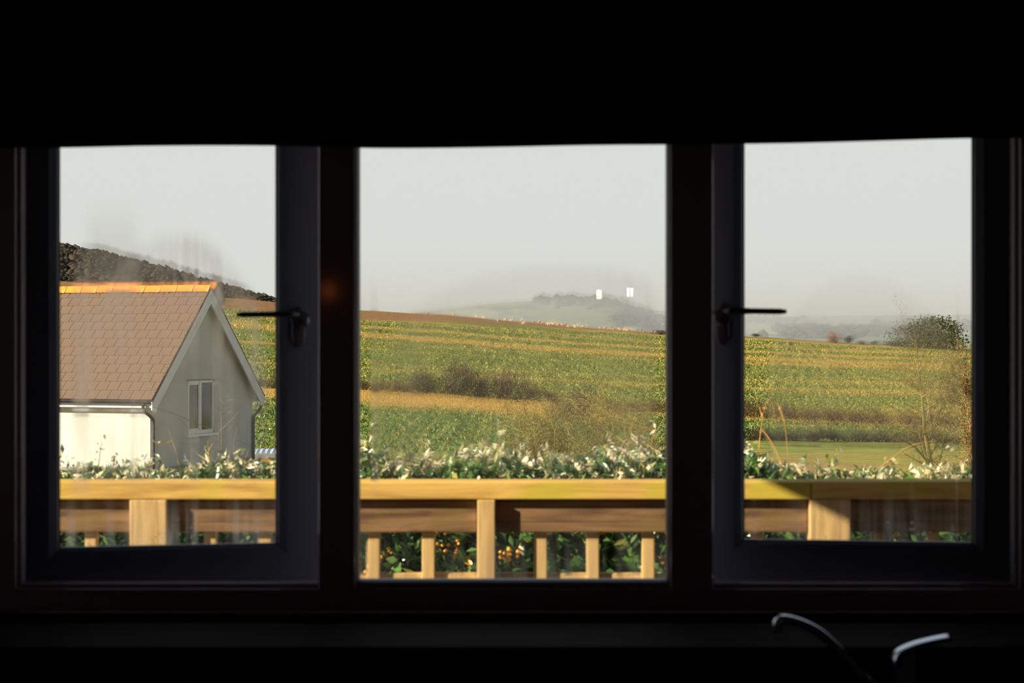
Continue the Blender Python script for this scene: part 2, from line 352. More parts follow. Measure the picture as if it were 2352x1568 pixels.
# ---- window: outer frame with fixed centre light
def ring_member(rect, prof, side):
    """one mitred side of a rectangular ring. rect x0,x1,z0,z1; prof list of (inset, y)"""
    x0, x1, z0, z1 = rect; a = []; b = []
    for tt, y in prof:
        if side == 'bottom': a.append((x0+tt, y, z0+tt)); b.append((x1-tt, y, z0+tt))
        if side == 'top': a.append((x0+tt, y, z1-tt)); b.append((x1-tt, y, z1-tt))
        if side == 'left': a.append((x0+tt, y, z0+tt)); b.append((x0+tt, y, z1-tt))
        if side == 'right': a.append((x1-tt, y, z0+tt)); b.append((x1-tt, y, z1-tt))
    n = len(prof); mb = MB()
    mb.add(a + b, [tuple(range(n)), tuple(range(2*n-1, n-1, -1))] + [(i, (i+1) % n, (i+1) % n + n, i+n) for i in range(n)]); return mb
def glass_mat(name, uc, vc, a, b, vlow, base, rimk, smear, veil, runs, seed):
    """clear double glazing with condensation trapped in it: mist inside an arched patch, and vertical runs"""
    t = NT(name); tc = t.n('ShaderNodeTexCoord'); sp = t.n('ShaderNodeSeparateXYZ'); t.l(tc.outputs['Generated'], sp.inputs[0]); u, v = sp.outputs[0], sp.outputs[2]
    du = t.math('DIVIDE', t.math('SUBTRACT', u, uc), a); dv = t.math('DIVIDE', t.math('SUBTRACT', v, vc), b)
    up = t.math('MAXIMUM', dv, 0.0)
    rr = t.math('SQRT', t.math('ADD', t.math('MULTIPLY', du, du), t.math('MULTIPLY', up, up)))
    g = t.n('ShaderNodeMapping'); t.l(tc.outputs['Generated'], g.inputs[0]); g.inputs['Location'].default_value = (seed, seed*.7, seed*.3)
    wv = t.noise(g.outputs[0], 3.0, 2); rr = t.math('ADD', rr, t.math('MULTIPLY', t.math('SUBTRACT', wv, .5), .12))
    patch = t.math('MULTIPLY', t.sstep(rr, 1.0, .86), t.math('MULTIPLY', t.math('MULTIPLY', t.sstep(u, .015, .06), t.sstep(v, vlow-.05, vlow+.05)), t.sstep(u, .985, .93)))
    s1 = t.n('ShaderNodeMapping'); t.l(g.outputs[0], s1.inputs[0]); s1.inputs['Scale'].default_value = (16, 1, 1.6)
    st = t.sstep(t.noise(s1.outputs[0], 1.0, 3, .6), .38, .72)
    s2 = t.n('ShaderNodeMapping'); t.l(g.outputs[0], s2.inputs[0]); s2.inputs['Scale'].default_value = (3, 1, 3)
    cl = t.sstep(t.noise(s2.outputs[0], 1.0, 3, .5), .3, .75)
    rim = t.math('MULTIPLY', t.math('MULTIPLY', t.sstep(rr, .62, 1.0), t.sstep(v, vc - .15, vc + b*.6)), rimk)
    dens = t.math('MULTIPLY', patch, t.math('ADD', t.math('ADD', base, rim), t.math('MULTIPLY', t.math('MULTIPLY', st, cl), smear)))
    m = dens
    for ru, wd, v0, v1, k in runs:
        d_ = t.math('ABSOLUTE', t.math('SUBTRACT', u, t.math('ADD', ru, t.math('MULTIPLY', t.math('SUBTRACT', t.noise(g.outputs[0], 2.0, 2), .5), .02))))
        line = t.math('MULTIPLY', t.sstep(d_, wd, wd*.35), t.math('MULTIPLY', t.sstep(v, v1, v1-.12), t.sstep(v, v0-.02, v0+.02)))
        m = t.math('ADD', m, t.math('MULTIPLY', line, k))
    bot = t.math('MULTIPLY', t.math('MULTIPLY', t.sstep(v, .13, .02), st), .75); m = t.math('ADD', m, bot)
    m = t.math('MINIMUM', m, .85)
    tr = t.n('ShaderNodeBsdfTransparent'); tr.inputs[0].default_value = (.97,.98,.975,1)
    rf = t.n('ShaderNodeBsdfRefraction'); rf.inputs['IOR'].default_value = 1.06; rf.inputs['Roughness'].default_value = .11
    tl = t.n('ShaderNodeBsdfTranslucent'); tl.inputs[0].default_value = (.95,.95,.93,1)
    ms = t.n('ShaderNodeMixShader'); ms.inputs[0].default_value = veil; t.l(rf.outputs[0], ms.inputs[1]); t.l(tl.outputs[0], ms.inputs[2])
    mg = t.n('ShaderNodeMixShader'); t.l(m, mg.inputs[0]); t.l(tr.outputs[0], mg.inputs[1]); t.l(ms.outputs[0], mg.inputs[2])
    gl = t.n('ShaderNodeBsdfGlossy'); gl.inputs['Roughness'].default_value = 0.0; fr = t.n('ShaderNodeFresnel'); fr.inputs[0].default_value = 1.45
    mf = t.n('ShaderNodeMixShader'); t.l(fr.outputs[0], mf.inputs[0]); t.l(mg.outputs[0], mf.inputs[1]); t.l(gl.outputs[0], mf.inputs[2])
    t.l(mf.outputs[0], t.out.inputs[0]); return t.m
# the mist is on one face only: panes are a clear back sheet and a misted front sheet, one box each
t = NT('clear_glass'); tr = t.n('ShaderNodeBsdfTransparent'); tr.inputs[0].default_value = (.98,.985,.98,1); t.l(tr.outputs[0], t.out.inputs[0]); M['clear'] = t.m
def pane(name, x0, x1, z0, z1, y, m, parent):
    """front face carries the misted glass, sides and back are clear"""
    o = MB().box(x0, x1, y, y+.004, z0, z1).build(name, m, parent); o.data.materials.append(M['clear'])
    for p in o.data.polygons: p.material_index = 0 if p.normal.y < -.9 else 1
    return o

win = empty('window_1', (0, 3.975, OZ0)); tag(win, 'dark three-light window frame with a fixed misted centre pane', None, kind='structure')
win.location = (0, 0, 0)
FY0, FY1 = 3.93, 3.975
LX, RX, BZ = -.970, .993, 1.072          # inner edges of the outer frame
rect = (OX0, OX1, OZ0, OZ1)
# jambs, sill rail and head with a small step
MB().box(OX0, LX-.010, FY0, 4.06, OZ0, OZ1).box(LX-.010, LX, FY0+.012, FY1, OZ0, OZ1).build('jamb', M['frame'], win, bevel=.003)
MB().box(RX+.010, OX1, FY0, 4.06, OZ0, OZ1).box(RX, RX+.010, FY0+.012, FY1, OZ0, OZ1).build('jamb', M['frame'], win, bevel=.003)
MB().box(LX-.01, RX+.01, FY0, FY1, OZ0, BZ-.010).box(LX, RX, FY0+.012, FY1, BZ-.010, BZ).build('sill_rail', M['frame'], win, bevel=.003)
MB().box(LX-.01, RX+.01, FY0, FY1, OZ1-.06, OZ1).build('head_rail', M['frame'], win, bevel=.003)
M1, M2, M3, M4 = -.383, -.3085, .3120, .398
for a, b in ((M1, M2), (M3, M4)):
    MB().prism([(a, FY1), (a, FY0+.004), (a+.003, FY0), (b-.003, FY0), (b, FY0+.004), (b, FY1)], BZ-.01, OZ1-.06, 'z').build('mullion', M['frame'], win)
# glazing bead round the fixed light
for s in ('left', 'right', 'bottom', 'top'):
    ring_member((M2, M3, BZ, OZ1-.06), [(0, 3.945), (.002, 3.940), (.006, 3.952), (.006, 3.972), (0, 3.972)], s).build('glazing_bead', M['sash'], win)
gm = glass_mat('misted_glass_centre', .64, .35, .65, .285, .225, .45, .16, .32, .24, [(.052, .018, .17, .62, .55), (.655, .006, .60, .70, .10), (.815, .010, .38, .45, .25)], 1.3)
pane('pane', M2+.004, M3-.004, BZ+.004, OZ1-.064, 3.956, gm, win)

# ---- opening casements
def casement(name, hx, sgn, ang, wd, zb, label, seed, gmat, lever_z):
    root = empty(name, (hx, 3.98, 0), sgn*ang); tag(root, label, None, kind='structure')
    ft = .085; zt = 2.12
    rect = (0, wd, zb-ft, zt) if sgn > 0 else (-wd, 0, zb-ft, zt)
    prof = [(0, .0), (ft-.020, .0), (ft-.004, .012), (ft, .018), (ft, .060), (0, .060)]
    for s in ('left', 'right', 'bottom', 'top'):
        nm = 'stile' if s in ('left', 'right') else 'rail'
        ring_member(rect, prof, s).build(nm, M['sash'], root)
    x0, x1, z0, z1 = rect
    for s in ('left', 'right', 'bottom', 'top'):
        ring_member((x0+ft-.0005, x1-ft+.0005, z0+ft-.0005, z1-ft+.0005), [(0, .020), (.003, .020), (.003, .026), (0, .026)], s).build('gasket', M['gasket'], root)
    pane('pane', x0+ft, x1-ft, z0+ft, z1-ft, .028, gmat, root)
    # handle on the free stile, turned to the open position
    hxl = sgn*(wd-.043); hz = lever_z
    h = MB().prism([(hxl + .014*math.cos(q)*1.0, hz-.028 + (.05 if math.sin(q) > 0 else -.035)*abs(math.sin(q))**.8) for q in [2*math.pi*k/20 for k in range(20)]], -.010, .002, 'y').build('handle', M['handle'], root, bevel=.002)
    MB().lathe([(.0, -.048), (.014, -.048), (.0185, -.044), (.0185, -.026), (.015, -.020), (.013, -.008)], 24, (hxl, 0, hz-.006), 'y').build('hub', M['handle'], h, smooth=False)
    lv = MB(); pts = []; rad = []
    for k in range(10):
        q = k/9; pts.append((hxl - sgn*(.004 + .126*q), -.040 - .010*math.sin(q*math.pi*.5), hz + .006 - .002*q)); rad.append(.0095 - .0035*min(1, q*2.2) + (0 if q < .95 else -.002))
    lv.tube(pts, rad, 12).build('lever', M['handle'], h, smooth=True)
    MB().lathe([(0, -.0505), (.004, -.0505), (.0045, -.047)], 12, (hxl, 0, hz-.010), 'y').build('lock_barrel', M['gasket'], h)
    # beads of condensation along the foot of the pane
    n = 46; c3 = np.stack([RNG.uniform(x0+ft+.01, x1-ft-.01, n), np.full(n, .027), z0+ft+.004+np.abs(RNG.normal(0, .02, n))], 1)
    r = RNG.uniform(.0008, .0021, n); dm = blob_cloud('condensation_beads', c3, np.stack([r, r*.6, r], 1), M['bead']); tag(obj('condensation_beads', dm, None, root), kind='stuff')
    return root
t = NT('water_bead'); p = t.principled((.95,.96,.97,1), .05, 0, .5); p.inputs['Transmission Weight'].default_value = 1.0; p.inputs['IOR'].default_value = 1.33; M['bead'] = t.m
gl = glass_mat('misted_glass_hinged_near_house', .53, .30, .48, .435, .15, .08, .55, .75, .50, [(.10, .055, .12, .70, .42), (.24, .17, .57, .80, .50), (.90, .014, .30, .62, .30), (.35, .012, .0, .12, .3), (.53, .02, .0, .13, .3)], 4.1)
gr = glass_mat('misted_glass_hinged_near_tree', .52, .35, .45, .27, .17, .45, .0, .12, .20, [(.935, .010, .0, .62, .30), (.70, .016, .46, .56, .55), (.77, .012, .56, .62, .3), (.83, .012, .34, .41, .45), (.66, .012, .28, .36, .35), (.74, .014, .10, .16, .5), (.72, .012, .0, .06, .8), (.65, .01, .0, .14, .3)], 8.6)
casement('window_2', -.993, 1, math.radians(12), .6086, 1.132, 'outward-opened casement on the side of the slate-roofed house', 2, gl, 1.600)
casement('window_3', 1.010, -1, math.radians(8), .6295, 1.143, 'outward-opened casement on the side of the bare young tree', 3, gr, 1.606)
# interior window board
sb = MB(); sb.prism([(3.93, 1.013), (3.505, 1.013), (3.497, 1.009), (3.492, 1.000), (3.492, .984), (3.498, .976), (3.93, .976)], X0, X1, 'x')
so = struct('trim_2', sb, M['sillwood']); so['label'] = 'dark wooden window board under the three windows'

# ---- roman blind drawn up above the window
bl = empty('roman_blind', (0, 3.72, 1.92)); tag(bl, 'dark navy roman blind drawn up in folds across the window top', 'blind'); bl.location = (0,0,0)
BX = np.linspace(-1.22, 1.30, 40)
def hem(x):
    px = 1176 + x*F/3.70; return np.interp(px, [-200, 0, 300, 640, 820, 1180, 1537, 1705, 2235, 2600], [336, 335, 331, 332, 335, 333, 329, 325, 315, 312])
for k in range(5):
    vs = []; fs = []; prof = [(0, .0), (-.018, .012), (-.030, .05), (-.026, .085), (-.008, .105), (.010, .09), (.012, .02)]
    for x in BX:
        zb = ZC + (784 - hem(x))/F*3.70 + k*.062 + .0015*math.sin(x*9+k)
        for dy, dz in prof: vs.append((x, 3.735 + dy*(1-.1*k) + k*.002, zb + dz*.85))
    m_ = len(prof)
    for i in range(len(BX)-1):
        for j in range(m_): fs.append((i*m_+j, i*m_+(j+1) % m_, (i+1)*m_+(j+1) % m_, (i+1)*m_+j))
    fs += [tuple(range(m_)), tuple(range((len(BX))*m_-1, (len(BX)-1)*m_-1, -1))]
    MB().add(vs, fs).build('fold', M['blind'], bl, smooth=True)
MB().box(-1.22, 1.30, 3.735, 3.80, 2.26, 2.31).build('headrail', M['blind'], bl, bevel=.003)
MB().tube([(1.27, 3.72, 2.27), (1.272, 3.715, 1.9), (1.27, 3.72, 1.4)], .0015, 5).build('pull_cord', M['blind'], bl)

# ---- worktop and mixer tap
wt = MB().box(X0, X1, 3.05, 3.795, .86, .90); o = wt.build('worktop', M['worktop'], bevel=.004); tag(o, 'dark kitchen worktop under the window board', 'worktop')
for i, (a, b) in enumerate(((X0+.01, -.42), (-.41, .62), (.63, 1.5), (1.51, X1-.01))):
    cu = empty('base_cabinet', ((a+b)/2, 3.45, 0)); tag(cu, ['dark base cabinet at the end nearest the left wall', 'dark base cabinet below the fixed centre pane', 'dark base cabinet under the curved mixer tap', 'dark base cabinet at the end nearest the right wall'][i], 'cabinet', 'base cabinets under the worktop')
    ww = (b-a)/2
    MB().box(-ww, ww, -.36, .33, .10, .858).box(-ww, ww, -.30, .33, .002, .10).build('body', M['worktop'], cu)
    for s in (-1, 1):
        dr = MB().box(min(0, s*ww)+.004, max(0, s*ww)-.004, -.382, -.362, .12, .845).build('door', M['worktop'], cu, bevel=.002)
        MB().tube([(s*.04, -.384, .74), (s*.04, -.405, .74), (s*.04, -.405, .62), (s*.04, -.384, .62)], .005, 6).build('handle', M['handle'], dr)
TD_ = 3.22
def tp(px, py, d=TD_): return at(px, py, d)
bx = tp(2083, 1500).x; bz = tp(2083, 1500).z
tap = empty('mixer_tap', (bx, TD_, .9)); tag(tap, 'chrome mixer tap with curved spout beneath the bare tree view', 'tap')
T0 = Vector((bx, TD_, .9))
tb = MB().lathe([(.0, 0), (.030, 0), (.030, .006), (.022, .012), (.0195, .02), (.0195, .10), (.0195, tp(2083, 1496).z-.9)], 28)
tb.v = [(x, y, z + (.58*x if z > .11 else 0)) for x, y, z in tb.v]          # top cut on the slope of the lever plate
tb.build('body', M['chrome'], tap, smooth=False)
def spl(P, n=8):
    P = [Vector(p) for p in P]; out = []
    Q = [P[0]*2-P[1]] + P + [P[-1]*2-P[-2]]
    for i in range(1, len(Q)-2):
        for k in range(n):
            q = k/n; a, b, c_, d_ = Q[i-1], Q[i], Q[i+1], Q[i+2]
            out.append(.5*((2*b) + (c_-a)*q + (2*a-5*b+4*c_-d_)*q*q + (3*b-a-3*c_+d_)*q**3))
    out.append(P[-1]); return out
def flat_bar(pts, w, h, n=10):
    """rounded flat bar swept along a path in the x-z plane, width w in y"""
    mb = MB(); vs = []; fs = []
    for i, p in enumerate(pts):
        tg = (pts[min(i+1, len(pts)-1)] - pts[max(i-1, 0)]).normalized(); nn = Vector((0,1,0)).cross(tg).normalized(); b = tg.cross(nn)
        for k in range(n):
            an = 2*math.pi*(k+.5)/n; ca, sa = math.cos(an), math.sin(an)
            vs.append(p + nn*(h/2*math.copysign(abs(sa)**.6, sa)) + b*(w/2*math.copysign(abs(ca)**.6, ca)))
    for i in range(len(pts)-1):
        for k in range(n): fs.append((i*n+k, i*n+(k+1) % n, (i+1)*n+(k+1) % n, (i+1)*n+k))
    fs += [tuple(range(n)), tuple(range((len(pts)-1)*n, len(pts)*n))]
    return mb.add(vs, fs)
sp_pts = spl([tp(2083, 1640), tp(2030, 1600), tp(1975, 1545), tp(1930, 1496), tp(1885, 1455), tp(1845, 1433), tp(1805, 1422), tp(1787, 1428), tp(1783, 1450)], 6)
MB.build(flat_bar([p - T0 for p in sp_pts], .026, .015, 12), 'spout', M['chrome'], tap, smooth=True)
lv_pts = spl([tp(2055, 1530), tp(2056, 1513), tp(2066, 1498), tp(2095, 1484), tp(2135, 1473), tp(2180, 1464)], 6)
MB.build(flat_bar([p - T0 for p in lv_pts], .044, .010, 12), 'lever', M['chrome'], tap, smooth=True)

# ---- three small pendant lamps in the room behind the viewer; they show as reflections in the window
def pendant(px, py, col, strength, label, rx, hz, twin=False, ypl=3.956, yl=-6.0):
    dist = 2*ypl - yl; p = Vector(((px-1176)/F*dist, yl, ZC + (784-py)/F*dist))
    r = empty('pendant_lamp', p); tag(r, label, 'lamp', 'pendant lamps behind the viewer')
    t = NT('lamp_glow'); em = t.n('ShaderNodeEmission'); em.inputs[0].default_value = col; em.inputs[1].default_value = strength; t.l(em.outputs[0], t.out.inputs[0])
    if twin:
        for s in (-1, 1): MB().lathe([(rx*.30, -hz/2), (rx*.42, -hz/2+.004), (rx*.50, hz/2-.006), (rx*.3, hz/2)], 14, (s*rx*.54, 0, 0)).build('glass_shade', t.m, r, smooth=True)
    else:
        MB().lathe([(rx*.75, -hz/2), (rx*.9, -hz/2+.006), (rx, 0), (rx*.92, hz/2-.006), (rx*.6, hz/2)], 18).build('glass_shade', t.m, r, smooth=True)
    MB().lathe([(rx*1.15, hz/2), (rx*1.05, hz/2+.012), (.006, hz/2+.03)], 14).build('cap', M['handle'], r)
    MB().tube([(0, 0, hz/2+.02), (0, 0, HC - p.z)], .003, 6).build('cord', M['gasket'], r)
    return r
pendant(1376, 676, (1, .88, .70, 1), 24, 'small pendant lamp reflected in the centre pane further from the mullion', .020, .066)
pendant(1447, 671, (1, .90, .74, 1), 26, 'twin-tube pendant lamp reflected in the centre pane nearest the mullion', .0225, .064, True)
pendant(755, 668, (1, .20, .03, 1), 16, 'dim orange pendant lamp reflected on the mullion beside the casement handle', .020, .064, False, 3.93)

# ------------------------------------------------------------------ deck and balustrade
RY = 5.05; PM = F / RY
def bxx(px): return (px - 1176) / PM
def bzz(py): return ZC + (784 - py) / PM
dk = empty('deck', (0, 4.6, 0)); dk.location = (0,0,0); tag(dk, 'timber deck outside the window', None, kind='structure')
for k in range(9):
    MB().box(-3.4, 3.4, 4.12 + k*.14, 4.12 + k*.14 + .134, .06, .088).build('plank', M['deck'], dk)
MB().box(-3.4, 3.4, 4.14, 5.36, -.35, .06).build('joists', M['deck'], dk)
bal = empty('balustrade', (0, RY, .088)); tag(bal, 'weathered wooden deck balustrade with square balusters in front of the hedge', 'balustrade')
def bb(name, x0, x1, y0, y1, z0, z1, m, bev=.003):
    cx, cy, cz = (x0+x1)/2, (y0+y1)/2, (z0+z1)/2
    o = MB().box(x0-cx, x1-cx, y0-cy, y1-cy, z0-cz, z1-cz).build(name, m, bal, bevel=bev); o.location = (cx, cy-RY, cz-.088); return o
bb('handrail', -3.2, -.58+.0, RY-.024, RY+.09, bzz(1145), bzz(1105), M['rail']); bb('handrail', -.578, bxx(1860), RY-.022, RY+.09, bzz(1145), bzz(1105), M['rail']); bb('handrail', bxx(1860)+.002, 3.2, RY-.023, RY+.09, bzz(1145), bzz(1104), M['rail'])
posts = [(302, 387, -.026), (1097, 1138, -.026), (1857, 1950, -.026), (-560, -475, -.026), (2650, 2745, -.026)]
for a, b, o_ in posts: bb('post', bxx(a), bxx(b), RY+o_, RY+.045, .088, bzz(1146), M['post'])
edges = [-3.2, bxx(-560), bxx(-475), bxx(302), bxx(387), bxx(1097), bxx(1138), bxx(1857), bxx(1950), bxx(2650), bxx(2745), 3.2]
for k in range(0, len(edges), 2):
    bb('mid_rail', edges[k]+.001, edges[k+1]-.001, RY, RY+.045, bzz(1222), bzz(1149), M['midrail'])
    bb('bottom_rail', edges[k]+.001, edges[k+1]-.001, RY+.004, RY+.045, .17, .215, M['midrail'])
    bb('toe_rail', edges[k]+.001, edges[k+1]-.001, RY+.030, RY+.055, bzz(1352), bzz(1319), M['post'])
for px in list(range(-1300, -600, 127)) + [-350, -223, -96, 30, 80, 205, 480, 606, 732, 858, 983, 1241, 1362, 1490, 1617, 1742, 2020, 2147, 2274, 2400, 2527, 2860, 2990, 3120]:
    w_ = random.uniform(26, 31); bb('baluster', bxx(px-w_/2), bxx(px+w_/2), RY+.016, RY+.045, .10 if False else .2155, bzz(1222)-.0005, M['post'], .002)

# ------------------------------------------------------------------ white house with slate roof
A0 = at(345, 784, 48); HA = math.radians(70); HB = -1.62
house = empty('house', (A0.x, A0.y, HB), HA); tag(house, 'cream rendered gabled house with brown slate roof and orange ridge tiles', 'house')
W, L = 5.31, 9.2; ze = .20 - HB; zr = 2.93 - HB; ov = .24
sl = (zr - ze) / (W/2 + ov)                       # roof rises from x=-ov
def roofz(x): return ze + sl * (min(x, W - x) + ov)
t = NT('cream_render'); oc = t.coord('Object'); n1 = t.noise(oc, 1.1, 4); n2 = t.noise(oc, 14, 4, .7)
t.principled(t.mix(t.sstep(n1, .35, .7), (.48,.50,.45,1), (.42,.445,.40,1)), .9, 0, .15, n2, .35, .01); M['render'] = t.m
M['slate'] = noisy('brown_slate', (.122,.083,.055,1), (.145,.099,.067,1), 1.6, .7, bstr=.15); M['slate2'] = noisy('grey_brown_slate', (.116,.080,.054,1), (.138,.095,.065,1), 1.9, .7, bstr=.15); M['slate3'] = noisy('reddish_slate', (.127,.083,.054,1), (.148,.098,.065,1), 1.3, .7, bstr=.15)
M['ridge'] = noisy('orange_clay_lichen', (.66,.22,.025,1), (.80,.45,.13,1), 6, .8, lo=.55, hi=.68, bstr=.3)
M['moss'] = noisy('yellow_moss', (.10,.09,.02,1), (.45,.36,.05,1), 20, .95)
M['barge'] = noisy('white_painted_board', (.64,.68,.70,1), (.57,.62,.64,1), 2, .5, bstr=.05)
M['black'] = noisy('black_plastic', (.012,.013,.015,1), (.02,.021,.024,1), 5, .4, bstr=.05)
M['upvc'] = noisy('white_plastic_frame', (.72,.73,.70,1), (.66,.67,.64,1), 3, .4, bstr=.03)
t = NT('house_window_glass'); p = t.principled((.05,.055,.05,1), .06, 0, .7); M['hglass'] = t.m
M['curtain'] = noisy('pale_curtain', (.42,.42,.38,1), (.30,.30,.27,1), 12, .9, (6,1,1))
M['plinth'] = noisy('grey_plinth', (.22,.22,.19,1), (.16,.16,.14,1), 6, .9)
s0, s1 = 1.86, 3.24; wz0, wz1 = -.78 - HB, .57 - HB      # gable window opening
g = MB(); wt_ = .18; rz = lambda x: roofz(x) - .10
for poly in ([(0,0), (s0,0), (s0, rz(s0)), (0, rz(0))], [(s1,0), (W,0), (W, rz(W)), (s1, rz(s1))], [(s0,0), (s1,0), (s1, wz0), (s0, wz0)], [(s0, wz1), (s1, wz1), (s1, rz(s1)), (W/2, rz(W/2)), (s0, rz(s0))]):
    g.prism(poly, 0, wt_, 'y')
g.build('gable_wall', M['render'], house)
MB().box(0, wt_, wt_, L-wt_, 0, rz(0)).build('long_wall', M['render'], house)
MB().box(W-wt_, W, wt_, L-wt_, 0, rz(0)).build('long_wall', M['render'], house)
MB().prism([(0,0), (W,0), (W, rz(W)), (W/2, rz(W/2)), (0, rz(0))], L-wt_, L, 'y').build('gable_wall', M['render'], house)
MB().box(-.03, W+.03, -.03, L+.03, -.35, .10).build('plinth', M['plinth'], house)
# roof deck below the slates
rd = MB()
for sgn in (0, 1):
    f = (lambda x: x) if sgn == 0 else (lambda x: W - x)
    rd.prism([(f(-ov), ze-.05), (f(W/2), zr-.05), (f(W/2), zr-.11), (f(-ov), ze-.11)], -.20, L+.2, 'y')
rd.build('roof_deck', M['black'], house)
ang = math.atan(sl); SLEN = (W/2 + ov) / math.cos(ang); NC = 13; GA = SLEN / NC; SW = .312
def slate_mesh(w0):
    return MB().box(0, w0-.011, 0, GA+.05, 0, .016).mesh('slate')
base_s = slate_mesh(SW); base_h = slate_mesh(SW*.5)
rest = MB(); cnt = 0
Rm = Matrix(((0, math.cos(ang), -math.sin(ang)), (-1, 0, 0), (0, math.sin(ang), math.cos(ang))))   # local (along, upslope, out) -> house; along runs to -y
variants = {}
for side in (0, 1):
    for r_ in range(NC):
        y = -.20; k = 0
        off = SW*.5 if r_ % 2 else SW
        while y < L + .18:
            wv_ = min(off if k == 0 else SW, L + .2 - y)
            up_ = r_*GA - .015; x = -ov + up_*math.cos(ang); z = ze + up_*math.sin(ang) - .052 + .012
            org = Vector((x, y + wv_, z))
            tilt = math.radians(1.9) + random.gauss(0, .0025); skew = random.gauss(0, .0035)
            R = Rm @ Matrix.Rotation(-tilt, 3, 'X') @ Matrix.Rotation(skew, 3, 'Z')
            if side == 1: R = Matrix(((-1,0,0),(0,1,0),(0,0,1))) @ R; org.x = W - org.x
            if side == 0 and y < 5.2:
                key = (round(wv_, 3), random.choice((0, 0, 0, 1, 2)))
                if key not in variants:
                    variants[key] = slate_mesh(wv_); variants[key].materials.append(M[('slate', 'slate2', 'slate3')[key[1]]])
                so_ = obj('slate', variants[key], None, house); so_.matrix_basis = Matrix.Translation(org) @ R.to_4x4(); cnt += 1
            else:
                vs = [(0,0,0),(wv_-.008,0,0),(wv_-.008,GA+.05,0),(0,GA+.05,0),(0,0,.009),(wv_-.008,0,.009),(wv_-.008,GA+.05,.009),(0,GA+.05,.009)]
                rest.add([org + R @ Vector(v) for v in vs], [(0,3,2,1),(4,5,6,7),(0,1,5,4),(1,2,6,5),(2,3,7,6),(3,0,4,7)])
            y += wv_; k += 1
tag(rest.build('slates_beyond', M['slate'], house), kind='stuff')
# ridge tiles
RL = .468; hw = .145
prof_o = [(-hw, -hw*sl*1.0-.004), (0, .045), (hw, -hw*sl-.004)]
rt = MB(); th = .014
poly = [(-hw, -hw*sl+.03), (-.02, .050), (.02, .050), (hw, -hw*sl+.03), (hw-.005, -hw*sl+.012), (0, .03), (-hw+.005, -hw*sl+.012)]
rt.prism(poly, .010, RL-.010, 'y'); rtm = rt.mesh('ridge_tile'); rtm.materials.append(M['ridge'])
k = 0; y = -.21
while y < L + .1:
    o = obj('ridge_tile', rtm, None, house); o.location = (W/2, y, zr + .004 + random.uniform(-.003, .003)); o.rotation_euler = (random.gauss(0, .004), 0, 0); y += RL
mo = MB()
for k in range(70):
    yy = random.choice([random.uniform(.9, 1.3), random.uniform(1.7, 3.2), random.uniform(4.0, 5.0), random.uniform(0, 5)]); q = -hw - random.uniform(-.005, .02); rr_ = random.uniform(.008, .02)
    mo.lathe([(rr_*.5, -rr_*.6), (rr_, 0), (rr_*.5, rr_*.7)], 6, (W/2 + q, yy, zr - .02 + q*sl + .03))
for k in range(14):
    up_ = random.uniform(.2, SLEN-.3); yy = random.choice([-.17, -.16, -.12, random.uniform(0, 4)]); rr_ = random.uniform(.008, .018)
    mo.lathe([(rr_, -.004), (rr_*1.3, .0), (rr_*.5, rr_*.5)], 6, (-ov + up_*math.cos(ang), yy, ze + up_*math.sin(ang)-.012))
tag(mo.build('moss', M['moss'], house), kind='stuff')
# barge boards: deep white boards following both slopes, with boxed ends
for s in (0, 1):
    f = (lambda x: x) if s == 0 else (lambda x: W - x)
    dpt = .30
    xe = -ov - .035
    poly = [(f(xe), roofz(-ov) - .075 - .035*sl), (f(W/2), zr-.05), (f(W/2), zr-.05-dpt*1.22), (f(xe+.26), roofz(-ov) + sl*.225 - .05 - dpt*1.22 - .02), (f(xe+.20), ze-.36), (f(xe), ze-.30)]
    MB().prism(poly, -.215, -.185, 'y').build('barge_board', M['barge'], house)
    poly = [(f(xe), roofz(-ov) - .045 - .035*sl), (f(W/2), zr+.005), (f(W/2), zr-.035), (f(xe), roofz(-ov) - .085 - .035*sl)]
    MB().prism(poly, -.222, -.19, 'y').build('verge_strip', M['black'], house)
    # soffit under the verge
    poly = [(f(0), rz(0)-.02), (f(W/2), rz(W/2)-.01), (f(W/2), rz(W/2)-.05), (f(0), rz(0)-.06)]
    MB().prism(poly, -.185, -.002, 'y').build('verge_soffit', M['barge'], house)
    # fascia, soffit and gutter along the eaves
    x0_, x1_ = sorted((f(-ov+.02), f(-ov+.045)))
    MB().box(x0_, x1_, -.18, L+.1, ze-.245, ze-.06).build('fascia', M['barge'], house)
    x0_, x1_ = sorted((f(-ov+.046), f(-.001))); MB().box(x0_, x1_, -.18, L+.1, ze-.245, ze-.225).build('soffit', M['barge'], house)
    gp = [(f(-ov-.045) + .055*math.cos(q), ze-.095 - .05*math.sin(q)) for q in [math.pi*k/8 for k in range(9)]]
    gp += [(f(-ov-.045) + .048*math.cos(q), ze-.095 - .043*math.sin(q)) for q in [math.pi*k/8 for k in range(8, -1, -1)]]
    MB().prism(gp, -.20, L+.1, 'y').build('gutter', M['black'], house)
